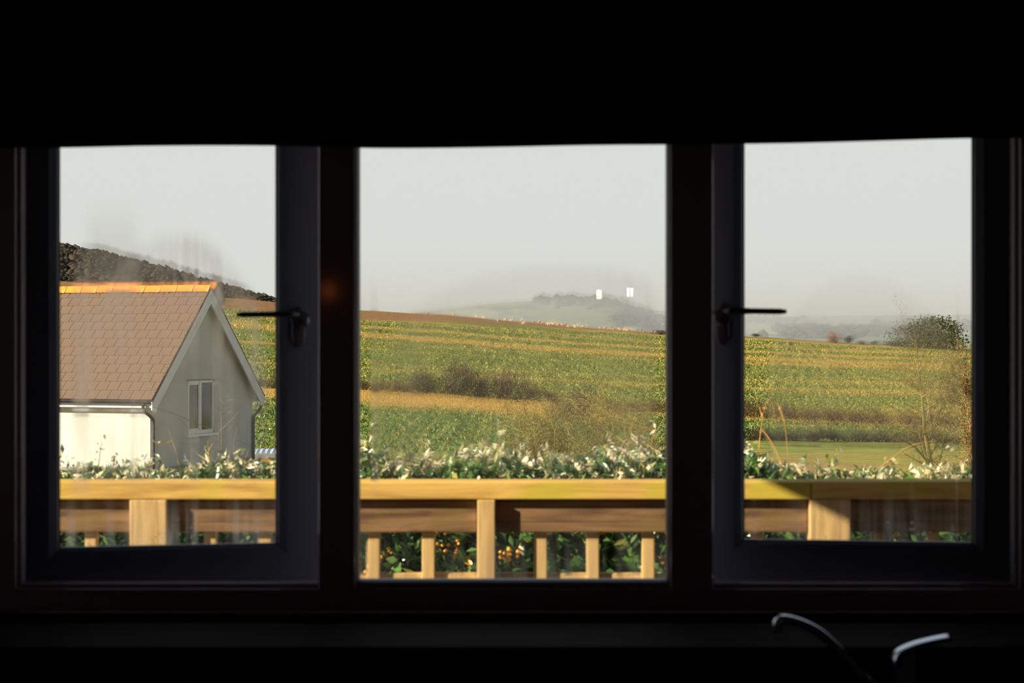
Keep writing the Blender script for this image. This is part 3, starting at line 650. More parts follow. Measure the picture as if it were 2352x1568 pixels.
# downpipe with swan neck at the far gable corner, and one at the near corner
xg = W + ov + .045; dp = MB()
pts = spl([(xg, -.10, ze-.12), (xg, -.10, ze-.36), (xg-.03, -.09, ze-.45), (W-.02, -.06, ze-.62), (W-.045, -.05, ze-.72), (W-.045, -.05, ze-1.0), (W-.045, -.05, .0)], 5)
dn = dp.tube(pts, .038, 10).build('downpipe', M['black'], house, smooth=True)
for z_ in (ze-.80, ze-1.42): MB().tube([(W-.045, -.05, z_-.02), (W-.045, -.05, z_+.02)], .045, 10).build('pipe_clip', M['black'], dn)
dp = MB(); pts = spl([(-ov-.045, .02, ze-.12), (-ov-.03, .02, ze-.30), (-.04, -.03, ze-.46), (.055, -.05, ze-.56), (.06, -.05, ze-.8), (.06, -.05, .0)], 5)
dn = dp.tube(pts, .040, 10).build('downpipe', M['black'], house, smooth=True)
for z_ in (ze-.75, ze-1.3): MB().tube([(.06, -.05, z_-.02), (.06, -.05, z_+.02)], .047, 10).build('pipe_clip', M['black'], dn)
# gable window
wf = MB(); fw = .065; mid = (s0+s1)/2 + .0
wf.box(s0, s1, .03, .10, wz0, wz0+fw+.03).box(s0, s1, .03, .10, wz1-fw, wz1).box(s0, s0+fw, .03, .10, wz0, wz1).box(s1-fw, s1, .03, .10, wz0, wz1).box(mid-.05, mid+.03, .025, .10, wz0, wz1)
gw = wf.build('window_frame', M['upvc'], house)
hm = .045
ca = MB(); a_, b_ = s0+fw, mid-.05
ca.box(a_, b_, .035, .09, wz0+fw+.03, wz0+fw+.03+hm).box(a_, b_, .035, .09, wz1-fw-hm, wz1-fw).box(a_, a_+hm, .035, .09, wz0+fw, wz1-fw).box(b_-hm, b_, .035, .09, wz0+fw, wz1-fw).build('sash', M['upvc'], gw)
MB().box(a_+hm, b_-hm, .06, .068, wz0+fw+.03, wz1-fw).build('window_pane', M['hglass'], gw)
MB().box(mid+.03, s1-fw, .06, .068, wz0+fw+.03, wz1-fw).build('window_pane', M['hglass'], gw)
MB().box(s0-.09, s1+.10, -.07, .10, wz0-.06, wz0).build('window_sill', M['upvc'], house)
MB().box(s0-.10, s1+.22, -.015, .02, wz1+.004, wz1+.025).build('drip_bead', M['plinth'], house)
MB().prism([(s0+.16, wz1-.10), (s0+.30, wz1-.055), (mid-.22, wz1-.055), (mid-.10, wz1-.10)], .022, .034, 'y').build('trickle_vent', M['upvc'], gw)

# low blue-grey sheet roof beyond the house
P = at(578, 1046, 74); sh = empty('lean_to_shed', (P.x, P.y, tz(P.x, P.y))); tag(sh, 'low shed with blue-grey corrugated roof beside the house downpipe', 'shed')
gz = P.z - tz(P.x, P.y)
mb = MB(); vs = []; fs = []; nW = 64
for i in range(nW+1):
    x = 3.2*i/nW; zz = .018*math.sin(i*math.pi/2*1.0)
    vs += [(x, -.1, gz-.22+zz), (x, 1.5, gz+.18+zz), (x, 1.5, gz+.16+zz), (x, -.1, gz-.24+zz)]
for i in range(nW): 
    for j in range(4): fs.append((i*4+j, i*4+(j+1) % 4, (i+1)*4+(j+1) % 4, (i+1)*4+j))
M['sheet'] = noisy('blue_grey_sheet', (.33,.38,.48,1), (.25,.29,.38,1), 3, .55, bstr=.05)
mb.add(vs, fs).build('roof_sheet', M['sheet'], sh)
MB().box(.05, 3.1, .0, 1.4, 0, max(.15, gz-.25)).build('shed_wall', M['plinth'], sh)

# ------------------------------------------------------------------ plants
def twigs_mesh(segs, n=4):
    """segs: list of (points, radii, colour)"""
    mb = MB(); cols = []
    for pts, rad, col in segs:
        b = len(mb.v); mb.tube(pts, rad, n, False); cols += [col]*(len(mb.v)-b)
    me = bpy.data.meshes.new('twigs'); me.from_pydata(mb.v, [], mb.f); me.update()
    a = me.color_attributes.new('tint', 'FLOAT_COLOR', 'POINT'); a.data.foreach_set('color', np.array([tuple(c)[:3] + (1,) for c in cols], np.float32).reshape(-1))
    me.polygons.foreach_set('use_smooth', [True]*len(me.polygons)); me.materials.append(M['twig']); return me
def wander(p, d, length, n, curl, sag=0):
    p = Vector(p); d = Vector(d).normalized(); out = [p.copy()]
    for i in range(n):
        d = (d + Vector((random.gauss(0, curl), random.gauss(0, curl), random.gauss(0, curl) - sag))).normalized(); p = p + d*length/n; out.append(p.copy())
    return out

# --- garden hedge behind the balustrade
H0, H1 = 6.55, 7.9
def hedge_top(px): return np.interp(px, [-900, 135, 400, 640, 822, 960, 1200, 1430, 1537, 1705, 1800, 1950, 2235, 3000], [1085, 1090, 1080, 1066, 1050, 1048, 1046, 1044, 1042, 1040, 1072, 1094, 1098, 1095])
def hedge_z(x, y):
    px = 1176 + x/7.1*F; return ZC + (784 - hedge_top(px) - 10*np.sin(px*.021) - 7*np.sin(px*.057+1))/F*7.1 - .06*np.abs(y-7.1)
hd = empty('hedge', (0, 7.1, -.6)); tag(hd, 'leafy green garden hedge with pale sunlit leaf tips behind the balustrade', 'hedge'); hd.location = (0,0,0)
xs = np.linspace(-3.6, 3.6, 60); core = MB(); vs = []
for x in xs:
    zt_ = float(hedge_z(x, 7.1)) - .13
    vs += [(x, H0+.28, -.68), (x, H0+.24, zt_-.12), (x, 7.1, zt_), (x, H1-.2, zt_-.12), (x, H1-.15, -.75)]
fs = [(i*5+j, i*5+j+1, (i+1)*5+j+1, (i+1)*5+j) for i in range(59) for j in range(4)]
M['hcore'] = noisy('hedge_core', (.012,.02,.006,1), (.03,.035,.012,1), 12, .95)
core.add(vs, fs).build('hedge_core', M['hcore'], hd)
GREENS = [(.035,.095,.018), (.06,.13,.025), (.10,.17,.035), (.025,.06,.015)]
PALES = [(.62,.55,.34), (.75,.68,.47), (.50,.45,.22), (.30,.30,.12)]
# body leaves on the house-side face
n = 15000; x = RNG.uniform(-2.9, 2.9, n); zt = hedge_z(x, 7.0); z = zt - RNG.uniform(0, 1, n)**1.2*.75; y = H0 + .24 + RNG.normal(0, .07, n) - .05
U, V = rand_axes(n, RNG.uniform(.014, .030, n), RNG.uniform(.008, .014, n)); 
me = quads_mesh('foliage', np.stack([x, y, z], 1), U, V, mixcol(n, GREENS + [(.22,.22,.04)], [.3,.28,.2,.17,.05])); me.materials.append(M['glossleaf']); tag(obj('foliage', me, None, hd), kind='stuff')
# top surface: green with pale upright leaves
n = 15000; x = RNG.uniform(-2.9, 2.9, n); y = RNG.uniform(H0+.1, H1-.1, n); z = hedge_z(x, y) - .02 - np.abs(RNG.normal(0, .06, n)) + .03
U, V = rand_axes(n, RNG.uniform(.012, .026, n), RNG.uniform(.006, .012, n), (0,0,1), .08)
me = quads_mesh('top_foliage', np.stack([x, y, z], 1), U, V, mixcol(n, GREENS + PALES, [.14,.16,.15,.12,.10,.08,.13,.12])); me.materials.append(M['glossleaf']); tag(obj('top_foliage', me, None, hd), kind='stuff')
# shoots standing above the top
segs = []; lc = []
for k in range(420):
    x_ = random.uniform(-2.7, 2.7); y_ = random.uniform(H0+.1, H1-.2); z_ = float(hedge_z(x_, y_)) - .05; hh = random.uniform(.04, .12)*(1.5 if random.random() < .08 else 1)
    pts = wander((x_, y_, z_), (random.gauss(0,.3), random.gauss(0,.3), 1), hh, 4, .15); segs.append((pts, [.0022,.002,.0016,.0012,.0008], random.choice([(.20,.12,.05), (.30,.2,.08), (.15,.16,.05)])))
    for q in pts[1:]:
        for _ in range(3): lc.append(q + Vector((random.gauss(0,.010), random.gauss(0,.010), random.gauss(0,.010))))
tag(obj('shoot', twigs_mesh(segs), None, hd), kind='stuff')
n = len(lc); U, V = rand_axes(n, RNG.uniform(.010, .022, n), RNG.uniform(.004, .008, n), (0,0,1), .12)
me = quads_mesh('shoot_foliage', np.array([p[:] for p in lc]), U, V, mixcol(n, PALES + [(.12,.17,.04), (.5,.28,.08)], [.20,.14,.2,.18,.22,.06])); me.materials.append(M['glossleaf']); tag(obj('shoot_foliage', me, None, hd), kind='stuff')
# single large leaves
def leaf_mesh(l, w, fold):
    v = []; f = []; m_ = 7
    for i in range(m_):
        q = i/(m_-1); ww = w*math.sin(math.pi*min(1, q*.96+.02))**.8; zz = -.25*l*q*q
        v += [(-ww/2, q*l, zz + fold*ww), (0, q*l, zz), (ww/2, q*l, zz + fold*ww)]
    for i in range(m_-1):
        f += [(i*3, i*3+1, i*3+4, i*3+3), (i*3+1, i*3+2, i*3+5, i*3+4)]
    return MB().add(v, f)
lm = {}
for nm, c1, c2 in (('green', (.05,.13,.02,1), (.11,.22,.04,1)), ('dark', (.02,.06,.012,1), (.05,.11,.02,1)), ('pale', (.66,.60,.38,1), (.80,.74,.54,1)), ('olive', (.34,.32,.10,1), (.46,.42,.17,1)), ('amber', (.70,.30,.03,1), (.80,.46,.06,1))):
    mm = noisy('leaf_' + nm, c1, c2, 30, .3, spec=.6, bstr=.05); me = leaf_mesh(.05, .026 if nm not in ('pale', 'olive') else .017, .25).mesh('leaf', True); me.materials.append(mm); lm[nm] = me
for k in range(290):
    if k < 165:      # on the face seen between the balusters
        x_ = random.uniform(-1.75, 1.75); z_ = random.uniform(.66, 1.0); y_ = H0 + .16 + random.gauss(0, .03)
        o = obj('leaf', lm[random.choices(['green','dark','amber','olive'], [6,4,.7,.5])[0]], None, hd)
        o.rotation_euler = (random.uniform(-.9, .3), random.gauss(0, .5), random.uniform(-1.2, 1.2)+math.pi); o.scale = (random.uniform(.8, 1.5),)*3
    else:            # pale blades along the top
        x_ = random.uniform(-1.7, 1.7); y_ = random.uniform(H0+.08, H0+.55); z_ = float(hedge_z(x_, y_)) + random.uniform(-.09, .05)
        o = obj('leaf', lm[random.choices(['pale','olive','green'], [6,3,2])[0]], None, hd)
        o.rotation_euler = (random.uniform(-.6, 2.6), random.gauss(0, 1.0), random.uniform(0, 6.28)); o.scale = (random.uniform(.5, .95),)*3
    o.location = (x_, y_, z_)
# amber berries seen between the balusters
for (px, py, nb) in ((1165, 1275, 16), (888, 1268, 6), (1020, 1240, 5), (1045, 1262, 6), (1205, 1252, 4), (1530, 1290, 4), (830, 1300, 4)):
    for k in range(nb):
        p = at(px + random.gauss(0, 11), py + random.gauss(0, 12), H0+.12 + random.uniform(0,.03)); r_ = random.uniform(.005, .008)
        if 'berry' not in lm:
            mm = noisy('orange_berry', (.75,.22,.02,1), (.85,.42,.05,1), 40, .25, spec=.6, bstr=0); me = MB().lathe([(.003,-.0062), (.0062,-.003), (.0070,0), (.0058,.0038), (.002,.0065)], 8).mesh('berry', True); me.materials.append(mm); lm['berry'] = me
        o = obj('berry', lm['berry'], None, hd); o.location = p; o.scale = (random.uniform(.7, 1.2),)*3

# --- bramble stems arching above the hedge in front of the right-hand field
def bramble(name, label, paths, col, rad, d, leaves=0):
    p0 = at(paths[0][0][0], paths[0][0][1], d); r = empty(name, p0); tag(r, label, 'plant')
    segs = []; lc = []
    for path in paths:
        pts = [at(a, b, d + random.uniform(-.05, .05)) - p0 for a, b in path]; s_ = spl(pts, 6)
        segs.append((s_, [rad*.42*(1-.6*i/len(s_)) for i in range(len(s_))], col))
    o = obj('stem', twigs_mesh(segs, 5), None, r)
    if leaves:
        for s_, _, _ in segs:
            for q in s_[1:]:
                if random.random() < .22: lc.append(q + Vector((random.gauss(0,.006), 0, random.gauss(0,.006))))
        n = len(lc); U, V = rand_axes(n, RNG.uniform(.006, .014, n), RNG.uniform(.003, .005, n), (0,0,1), .3)
        me = quads_mesh('leaflets', np.array([p[:] for p in lc]), U, V, mixcol(n, [(.5,.40,.12), (.6,.32,.08)])); me.materials.append(M['leaf']); obj('leaflets', me, None, r)
    return r
bramble('bramble', 'tall orange bramble stem forking upward in front of the hedgerow', [[(1738, 1130), (1741, 1060), (1746, 1000), (1752, 960), (1760, 925), (1772, 912)], [(1752, 960), (1744, 935)], [(1770, 912), (1788, 930), (1800, 962), (1806, 1000), (1810, 1055)]], (.52,.27,.07), .0042, 7.0, 1)
bramble('bramble', 'slanting orange bramble stem crossing the forked stem', [[(1808, 1110), (1795, 1065), (1775, 1020), (1750, 985), (1728, 955), (1706, 932)]], (.55,.28,.07), .0046, 6.9)
bramble('bramble', 'arching amber bramble stem below the bare young tree', [[(1960, 1130), (2000, 1090), (2050, 1050), (2072, 1034)], [(2068, 1034), (2110, 1018), (2150, 1012)]], (.58,.32,.10), .0040, 7.1)
# bare stems in front of the gable
bramble('bare_shrub', 'upright bare mustard stem with twigs left of the gable window foot', [[(480, 1130), (481, 1080), (479, 1040), (477, 1012)], [(480, 1045), (470, 1030)], [(479, 1035), (490, 1018)], [(481, 1060), (462, 1048), (440, 1030)]], (.50,.36,.10), .0042, 8.0, 1)
bramble('bare_shrub', 'tall twiggy bare sapling in front of the gable right of the window', [[(506, 1130), (504, 1060), (502, 1000), (503, 970)], [(508, 1050), (508, 990), (508, 945), (511, 925), (503, 912)], [(508, 952), (520, 948), (532, 945)], [(508, 945), (497, 935), (490, 927)], [(511, 930), (522, 920), (540, 917)], [(504, 1040), (494, 1032)], [(504, 1025), (515, 1018)], [(504, 1010), (494, 1004)], [(506, 1060), (520, 1040)], [(504, 990), (520, 975), (538, 958), (548, 945)]], (.28,.20,.10), .0028, 8.2)
bramble('bare_shrub', 'reddish bare twigs rising before the gable corner downpipe', [[(560, 1120), (556, 1070), (548, 1046)], [(556, 1075), (565, 1050), (572, 1030)], [(545, 1120), (540, 1060), (536, 1020), (545, 985), (541, 975)], [(552, 1080), (542, 1062)], [(575, 1110), (578, 1070), (590, 1050)], [(610, 1120), (616, 1070), (614, 1040)], [(616, 1060), (630, 1044)], [(600, 1110), (596, 1070), (603, 1040)]], (.34,.17,.10), .0026, 8.1)
bramble('trailing_stem', 'long dark trailing stem drooping across the gable from the roof corner', [[(352, 934), (400, 950), (450, 972), (495, 988), (540, 1008), (585, 1030)]], (.05,.045,.035), .0022, 8.3)
bramble('trailing_stem', 'thin dark stem sloping below the gable window sill', [[(410, 960), (440, 990), (475, 1014), (500, 1025)], [(345, 1010), (370, 1014), (392, 1008), (420, 1018), (462, 1024)]], (.09,.065,.04), .0018, 8.4)
bramble('bare_shrub', 'golden bare shoots standing before the white wall corner', [[(418, 1100), (412, 1070), (405, 1040), (394, 1010), (388, 985)], [(394, 1010), (384, 1016), (366, 1018), (350, 1012)], [(430, 1110), (420, 1080), (400, 1062)]], (.42,.26,.09), .0024, 7.9, 1)

# --- shrub and tree builders for the fields
def crown_mesh(nq, ql, qw, cols, wts=None, squash=(1,1,.75), holes=.25):
    P = []
    lobes = [(Vector((random.gauss(0,.33), random.gauss(0,.33), .45 + random.gauss(0,.2))), random.uniform(.35, .6)) for _ in range(9)]
    for k in range(nq):
        c_, r_ = random.choice(lobes); v = Vector((random.gauss(0,1), random.gauss(0,1), random.gauss(0,1))).normalized()*r_*random.uniform(.6, 1.05)
        p = c_ + v
        if p.z < .0: p.z = random.uniform(0, .25)
        P.append((p.x*squash[0], p.y*squash[1], p.z*squash[2]))
    P = np.array(P); U, V = rand_axes(nq, RNG.uniform(.6, 1.4, nq)*ql, RNG.uniform(.6, 1.4, nq)*qw, (0,0,1), .25)
    me = quads_mesh('crown', P, U, V, mixcol(nq, cols, wts)); me.materials.append(M['leaf']); return me
def stems_mesh(k, h, rad, col, spread=.5):
    segs = []
    for i in range(k):
        pts = wander((random.gauss(0,.12), random.gauss(0,.12), -.05), (random.gauss(0, spread), random.gauss(0, spread), 1), h*random.uniform(.7, 1.15), 6, .16)
        segs.append((pts, [rad*(1-.75*q/6) for q in range(7)], col))
        for j in (2, 3, 4, 5):
            pp = wander(pts[j], (random.gauss(0,1), random.gauss(0,1), .7), h*.4*random.uniform(.5, 1.1), 4, .25); segs.append((pp, [rad*.4*(1-.7*q/4) for q in range(5)], col))
    return twigs_mesh(segs, 4)
BR = [(.11,.062,.028), (.16,.095,.04), (.07,.05,.022), (.10,.085,.03), (.20,.13,.055)]
shrub_crowns = [crown_mesh(1500, .050, .014, BR) for _ in range(2)] + [crown_mesh(1500, .05, .018, [(.06,.065,.02), (.10,.09,.03), (.035,.04,.014), (.15,.11,.04)]) for _ in range(2)]
shrub_stems = [stems_mesh(14, .75, .014, (.12,.085,.045), .45) for _ in range(2)]
dark_crowns = [crown_mesh(1500, .05, .02, [(.035,.03,.016), (.06,.045,.022), (.03,.04,.014), (.10,.065,.03)]) for _ in range(2)]
def shrub(px, d, wpx, hpx, label, group, crowns, cat='shrub', name='shrub', dz=0):
    x_, y_ = (px-1176)/F*d, d; w_ = wpx/F*d; h_ = hpx/F*d; r = empty(name, (x_, y_, tz(x_, y_) + dz), random.uniform(0, 6.28))
    c = obj('crown', random.choice(crowns), None, r); s = obj('stems', random.choice(shrub_stems), None, r)
    c.scale = (w_/1.75, w_/1.75, h_/.95); s.scale = (w_/1.75, w_/1.75, h_/.95)
    tag(r, label, cat, group); return r
# hedgerow along the boundary below the upper field (d about 200)
row = [(838, 202, 60, 26, 'low brown shrub at the hedgerow end beside the centre mullion'), (880, 203, 60, 30, 'small brown shrub next to the hedgerow end shrub'), (930, 204, 70, 40, 'thin brown hedgerow shrub left of the big rounded one'),
       (985, 206, 90, 62, 'rounded russet hedgerow shrub on the left shoulder of the tall clump'), (1045, 206, 110, 92, 'tallest russet-topped shrub of the hedgerow clump'), (1100, 207, 90, 78, 'broad brown shrub right of the tallest clump shrub'),
       (1160, 207, 100, 84, 'dark bushy shrub with russet crown at the clump right shoulder'), (1215, 207, 80, 56, 'dark green shrub where the hedgerow clump drops'), (1262, 207, 70, 34, 'low shrub trailing right of the hedgerow clump')]
for px, d, w_, h_, lb in row: shrub(px, d, w_, h_, lb, 'hedgerow shrubs below the upper field', shrub_crowns)
shrub(630, 200, 60, 40, 'brown shrub seen between the gable and the casement stile', 'hedgerow shrubs below the upper field', shrub_crowns); shrub(592, 204, 40, 22, 'small dark shrub just right of the barge board', 'hedgerow shrubs below the upper field', shrub_crowns)
for i, (px, h_, w_) in enumerate([(1400, 34, 80), (1450, 34, 80), (1500, 38, 80), (1545, 40, 80), (1600, 40, 90), (1655, 44, 90), (1712, 52, 80), (1755, 50, 90), (1808, 50, 90), (1862, 46, 90), (1915, 46, 90), (1968, 44, 90), (2020, 42, 90), (2075, 42, 90), (2130, 44, 90), (2185, 46, 90), (2240, 48, 90)]):
    shrub(px, 196 - .012*(px-1400), w_, h_, 'brown shrub in the long boundary hedge running right under the upper field', 'long boundary hedge on the right', shrub_crowns[:2])
for i, px in enumerate(range(1690, 2300, 46)):
    shrub(px, 112, 78, 38, 'dark shrub in the low hedge nearest the garden on the right', 'low dark hedge nearest the garden', dark_crowns)
# russet bush and large twiggy bush in front
shrub(1322, 150, 120, 100, 'russet rounded bush standing behind the large twiggy bush', None, shrub_crowns[:1])
def twiggy_bush(px, py, d, w_, h_, n, label, cols, leafcol, rad, name='thorn_bush'):
    x_, y_ = (px-1176)/F*d, d; gz_ = tz(x_, y_); r = empty(name, (x_, y_, gz_)); segs = []; lc = []
    for i in range(n):
        u = random.uniform(-1, 1); hgt = h_*(1 - .55*u*u)*random.uniform(.6, 1.05)
        pts = wander((u*w_*.30, random.gauss(0, w_*.12), 0), (u*.55 + random.gauss(0,.25), random.gauss(0,.3), 1), hgt, 7, .17, .03); col = random.choice(cols)
        segs.append((pts, [rad*(1-.8*q/7) for q in range(8)], col))
        for j in range(2, 8):
            for _ in range(2):
                pp = wander(pts[j], (random.gauss(0,1), random.gauss(0,1), .35), hgt*.28*random.uniform(.5, 1.3), 4, .3, .05); segs.append((pp, [rad*.45*(1-.7*q/4) for q in range(5)], col)); lc += pp[1:]
    obj('branches', twigs_mesh(segs, 3), None, r); n_ = len(lc); L3 = np.repeat(np.array([p[:] for p in lc]), 2, 0) + RNG.normal(0, .03*w_/5, (n_*2, 3))
    U, V = rand_axes(len(L3), RNG.uniform(.025, .06, len(L3))*w_/5, RNG.uniform(.010, .02, len(L3))*w_/5); me = quads_mesh('leaves', L3, U, V, mixcol(len(L3), leafcol)); me.materials.append(M['leaf']); tag(obj('leaves', me, None, r), kind='stuff')
    tag(r, label, 'bush'); return r
OL = [(.30,.24,.06), (.22,.17,.045), (.36,.29,.08), (.14,.11,.035)]
twiggy_bush(1330, 1060, 62, 5.0, 2.9, 80, 'large tangled olive-brown thorn bush beyond the hedge centre', OL, [(.24,.20,.045), (.15,.14,.03), (.34,.27,.07), (.09,.09,.022)], .020)
twiggy_bush(1450, 1060, 58, 3.2, 2.1, 45, 'dark green thorn bush at the right side of the tangled bush', OL, [(.08,.09,.02), (.14,.14,.03), (.05,.06,.015)], .017)
twiggy_bush(1228, 1050, 66, 2.4, 1.9, 30, 'small yellowish thorn bush at the left side of the tangled bush', OL, [(.26,.21,.05), (.17,.15,.035)], .016)
# bare young trees on the right
def tree(px, d, h_px, label, name, cols, rad, lean=0, spread=.55, levels=3, kids=5, base_py=1092, leaf=None, trunk_frac=.25):
    x_, y_ = (px-1176)/F*d, d; gz_ = tz(x_, y_); base = min(gz_, at(px, base_py, d).z); r = empty(name, (x_, y_, gz_)); h_ = h_px/F*d
    trunk = []; limbs = []; lc = []
    def grow(p, dr, ln, rd, lv):
        pts = wander(p, dr, ln, 7, .11 if lv else .06); rads = [rd*(1-.65*q/7) for q in range(8)]; (trunk if lv == 0 else limbs).append((pts, rads, random.choice(cols)))
        if lv >= levels: lc.extend(pts[2:]); return
        for k in range(kids + (2 if lv == 0 else 0)):
            j = random.randint(max(1, int(7*trunk_frac)) if lv == 0 else 1, 7); t_ = (pts[j] - pts[j-1]).normalized()
            nd = (t_*.75 + Vector((random.gauss(0, spread), random.gauss(0, spread), random.uniform(.05, .5)))).normalized(); grow(pts[j], nd, ln*random.uniform(.38, .62), rads[j]*.6, lv+1)
    grow((0,0,0), (lean, 0, 1), h_, rad, 0)
    obj('trunk', twigs_mesh(trunk, 7), None, r); obj('branches', twigs_mesh(limbs, 4), None, r)
    if leaf:
        L3 = np.array([p[:] for p in lc]); L3 = np.repeat(L3, leaf[1], 0) + RNG.normal(0, .02*h_/2.5, (len(L3)*leaf[1], 3)); n_ = len(L3)
        U, V = rand_axes(n_, RNG.uniform(.012, .03, n_)*h_/2.5, RNG.uniform(.006, .012, n_)*h_/2.5); me = quads_mesh('leaves', L3, U, V, mixcol(n_, leaf[0])); me.materials.append(M['leaf']); tag(obj('leaves', me, None, r), kind='stuff')
    tag(r, label, 'tree'); return r
tree(2150, 34, 250, 'bare olive-brown young tree in the lawn beyond the right-hand hedge', 'young_tree', [(.17,.13,.045), (.13,.10,.035), (.24,.19,.06)], .055, -.10, .62, 3, 8, trunk_frac=.12, leaf=([(.20,.16,.045), (.14,.12,.035)], 1))
tree(2214, 26, 280, 'ivy-clad slender tree with russet twigs at the far right window edge', 'slender_tree', [(.26,.15,.07), (.34,.17,.08), (.20,.17,.07)], .030, .01, .30, 3, 8, leaf=([(.12,.17,.04), (.20,.21,.06), (.34,.17,.06)], 4))
tree(2252, 25, 310, 'russet slender tree behind the far right window jamb', 'slender_tree', [(.34,.16,.08), (.26,.15,.07)], .034, -.02, .32, 3, 8, leaf=([(.13,.18,.05), (.22,.22,.07), (.36,.16,.06)], 4))
# trees and heaps on the skyline
ever = [crown_mesh(2600, .035, .02, [(.075,.085,.025), (.055,.065,.02), (.11,.11,.035), (.04,.045,.016)], None, (1,1,.8)) for _ in range(2)]
shrub(2122, 585, 215, 80, 'large dome-shaped dark evergreen on the field edge beside the slender tree', None, ever, 'tree', 'evergreen_tree')
shrub(2178, 560, 80, 50, 'smaller dark evergreen tucked right of the dome-shaped one', None, ever, 'tree', 'evergreen_tree')
rus = [crown_mesh(900, .06, .02, [(.30,.13,.06), (.22,.10,.05), (.16,.08,.04)])]
shrub(1915, 605, 38, 30, 'small russet tree on the right-hand field skyline', None, rus, 'tree', 'russet_tree'); shrub(1946, 606, 26, 20, 'dark low tree touching the small russet tree', None, dark_crowns, 'tree', 'low_tree')
for i, px in enumerate((1975, 2005, 2035, 2062)): shrub(px, 600, 24, 12, 'low dark scrub along the right-hand skyline between the russet tree and evergreen', 'skyline scrub', dark_crowns, 'shrub', 'scrub')
shrub(1737, 640, 26, 9, 'tiny dark tree on the skyline under the right casement handle', None, dark_crowns, 'tree', 'low_tree', .5)
shrub(1518, 598, 70, 13, 'dark brushwood heap at the field edge against the right mullion', None, [crown_mesh(900, .05, .02, [(.05,.025,.015), (.08,.04,.02)])], 'heap', 'brushwood_heap')
shrub(504, 520, 34, 38, 'small dark-trunked tree rising beside the roof verge', None, shrub_crowns[2:], 'tree', 'field_tree')
for i, px in enumerate((172, 150, 195, 215)): shrub(px, 400, 17, 60, 'pale leafless tree in front of the wooded hill behind the ridge tiles', 'pale trees behind the ridge', [crown_mesh(500, .06, .010, [(.20,.155,.10), (.15,.12,.08)], None, (1,1,1))], 'tree', 'leafless_tree')
# --- crop plants standing in the lower field
n = 26000; d = np.sqrt(RNG.uniform(84**2, 215**2, n)); px = RNG.uniform(480, 2400, n)
keep = ~((px > 1560) & (d < 118)); d, px = d[keep], px[keep]; n = len(d); V_par = vpar(d)
X = (px-1176)/F*d; wob = np.sin(X*.11 + d*.05)*.12 + np.sin(X*.37)*.05
grn = ((V_par + wob) < 1.62); k3 = 4; h_ = RNG.uniform(.10, .26, n)*np.where(grn, 1, .55)
C = np.repeat(np.stack([X, d, terrain(px, d) + h_*.5], 1), k3, 0) + RNG.normal(0, .09, (n*k3, 3)); U, V = rand_axes(n*k3, np.repeat(h_*.6, k3), np.repeat(h_*.28, k3), (0,0,1), .35)
col = np.where(np.repeat(grn, k3)[:,None], mixcol(n*k3, [(.07,.15,.03), (.12,.20,.04), (.20,.25,.05), (.05,.10,.03), (.38,.30,.07)], [.28,.25,.2,.17,.10]), mixcol(n*k3, [(.45,.29,.06), (.55,.36,.09), (.33,.26,.05)]))
me = quads_mesh('crop_plants', C, U, V, col); me.materials.append(M['leaf']); o = obj('crop_plants', me, None, fld); tag(o, kind='stuff')

n = 75000; d = np.exp(RNG.uniform(np.log(208), np.log(565), n)); px = RNG.uniform(470, 2300, n); keep = ~((px > 1550) & (px < 1690)); px, d = px[keep], d[keep]
edge_ = 3.66 + .30*np.clip((px/2352 - .30)/.38, 0, 1)**2; keep = vpar(d) < edge_ - .02; px, d = px[keep], d[keep]; n = len(d)
bd = band(px, d) + RNG.normal(0, .10, n); och = (bd > .55)[:,None]; X = (px-1176)/F*d; h_ = RNG.uniform(.12, .30, n)*(d/300)**.6*np.where(och[:,0], .7, 1)
C = np.stack([X, d, terrain(px, d) + h_*.5], 1); U, V = rand_axes(n, h_*.75, h_*.55, (0,0,1), .3)
col = np.where(och, mixcol(n, [(.46,.32,.07), (.38,.30,.06), (.30,.27,.05)]), mixcol(n, [(.11,.15,.03), (.19,.215,.04), (.28,.28,.055), (.08,.115,.025), (.34,.28,.06)], [.25,.27,.22,.14,.12]))
me = quads_mesh('crop_plants', C, U, V, col); me.materials.append(M['leaf']); o = obj('crop_plants', me, None, fld); tag(o, kind='stuff')
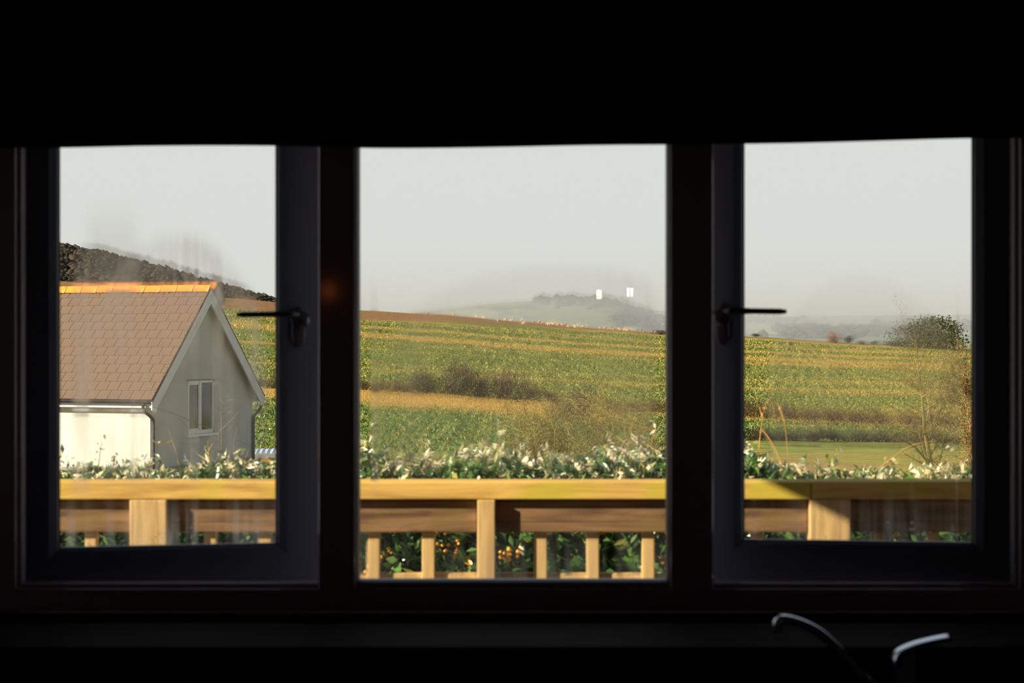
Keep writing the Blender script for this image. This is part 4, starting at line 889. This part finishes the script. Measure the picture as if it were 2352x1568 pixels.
# ------------------------------------------------------------------ sheep grazing along the skyline
t = NT('fleece'); n1 = t.noise(t.coord('Object'), 6, 3); t.principled(t.mix(n1, (.46,.32,.19,1), (.60,.46,.31,1)), .95, 0, .05, n1, .4, .03); M['fleece'] = t.m
M['face'] = noisy('sheep_face', (.45,.32,.20,1), (.6,.45,.3,1), 8, .8)
def sheep_mesh(head_down):
    vs = [(0,0,.62), (.35,0,.66), (-.38,0,.62), (-.55,0,.55), (.58,0,.72 if not head_down else .55), (.74,0,.84 if not head_down else .28), (.92,0,.78 if not head_down else .14)]
    ed = [(0,1), (0,2), (2,3), (1,4), (4,5), (5,6)]; rd = [.28,.27,.27,.10,.15,.11,.065]
    for sx in (.32, -.36):
        for sy in (-.12, .12):
            b = len(vs); vs += [(sx, sy, .40), (sx+.02, sy, .20), (sx, sy, .0)]; rd += [.10,.045,.04]; ed += [(1 if sx > 0 else 2, b), (b, b+1), (b+1, b+2)]
    me = bpy.data.meshes.new('sheep'); me.from_pydata(vs, ed, []); o = bpy.data.objects.new('tmp', me); COL.objects.link(o)
    md = o.modifiers.new('skin', 'SKIN'); sv = me.skin_vertices[0].data
    for i, r_ in enumerate(rd): sv[i].radius = (r_, r_)
    sv[0].use_root = True; s2 = o.modifiers.new('sub', 'SUBSURF'); s2.levels = 1
    bpy.context.view_layer.update(); ev = o.evaluated_get(bpy.context.evaluated_depsgraph_get()); out = bpy.data.meshes.new_from_object(ev); out.name = 'sheep'
    bpy.data.objects.remove(o); out.materials.clear(); out.materials.append(M['fleece']); out.polygons.foreach_set('use_smooth', [True]*len(out.polygons)); return out
SM = [sheep_mesh(True), sheep_mesh(False)]
flock = [(981, 616, 0, 'lone pale sheep on the skyline left of the flock'), (1044, 618, 1, 'sheep on the skyline left of the spread-out pairs'), (1095, 617, 0, 'sheep with lowered head in the left skyline pair'), (1112, 616, 0, 'larger sheep beside the left skyline pair'),
         (1160, 612, 0, 'left sheep of two grazing close on the crest'), (1176, 612, 0, 'right sheep of two grazing close on the crest'), (1198, 617, 1, 'sheep lying along the crest above the lone lower sheep'), (1146, 585, 0, 'sheep low on the brown slope left of the others'),
         (1203, 578, 0, 'lone sheep lowest on the brown slope under the crest'), (1225, 612, 0, ''), (1240, 610, 0, ''), (1246, 600, 1, ''), (1256, 598, 0, ''), (1260, 585, 0, 'sheep by the green field edge beneath the main cluster'),
         (1268, 610, 0, ''), (1274, 604, 0, ''), (1280, 608, 1, ''), (1284, 598, 0, ''), (1290, 604, 0, ''), (1297, 607, 0, ''), (1304, 590, 0, 'sheep at the green edge right of the main cluster'), (1319, 610, 0, 'left sheep of the three right of the cluster'),
         (1324, 605, 0, 'middle sheep of the three right of the cluster'), (1338, 608, 1, 'right sheep of the three right of the cluster'), (1321, 590, 0, 'sheep below the three right of the cluster'), (1380, 609, 0, 'sheep between the two lamp reflections on the crest'), (1391, 611, 0, 'second sheep under the lamp reflections'),
         (1400, 603, 0, ''), (1405, 600, 1, ''), (1411, 602, 0, ''), (1421, 612, 0, 'small sheep on the crest under the twin lamp reflection'), (1428, 602, 0, ''), (1434, 600, 0, ''), (1440, 598, 1, ''), (1446, 600, 0, ''), (1473, 613, 1, 'white sheep on the crest right of the last cluster'),
         (1478, 598, 0, 'sheep left of the brushwood heap'), (1506, 606, 0, 'sheep standing behind the brushwood heap')]
for px, d, k, lb in flock:
    x_ = (px-1176)/F*d; r = obj('sheep', SM[k], None); r.location = (x_, d, tz(x_, d) - .02); s = random.uniform(.82, 1.02); r.scale = (s, s, s); r.rotation_euler = (0, 0, random.choice((0, math.pi)) + random.gauss(0, .4))
    if not lb: lb = 'pale sheep in the dense cluster on the brown crest' if px < 1350 else 'pale sheep in the looser cluster near the right mullion'
    tag(r, lb, 'sheep', 'sheep on the skyline')

# ------------------------------------------------------------------ valley haze
t = NT('valley_haze'); vs_ = t.n('ShaderNodeVolumeScatter'); vs_.inputs['Color'].default_value = (.80,.91,1,1); vs_.inputs['Density'].default_value = .00062
va = t.n('ShaderNodeVolumeAbsorption'); va.inputs['Color'].default_value = (0,0,0,1); va.inputs['Density'].default_value = .00055
ad = t.n('ShaderNodeAddShader'); t.l(vs_.outputs[0], ad.inputs[0]); t.l(va.outputs[0], ad.inputs[1]); t.l(ad.outputs[0], t.out.inputs['Volume'])
hz = MB().prism([(-74, 720), (3500, 720), (3500, 6500), (-676, 6500)], -120, 36, 'z').build('haze', t.m); tag(hz, 'grey mist lying over the distant valley', 'mist', None, 'stuff')
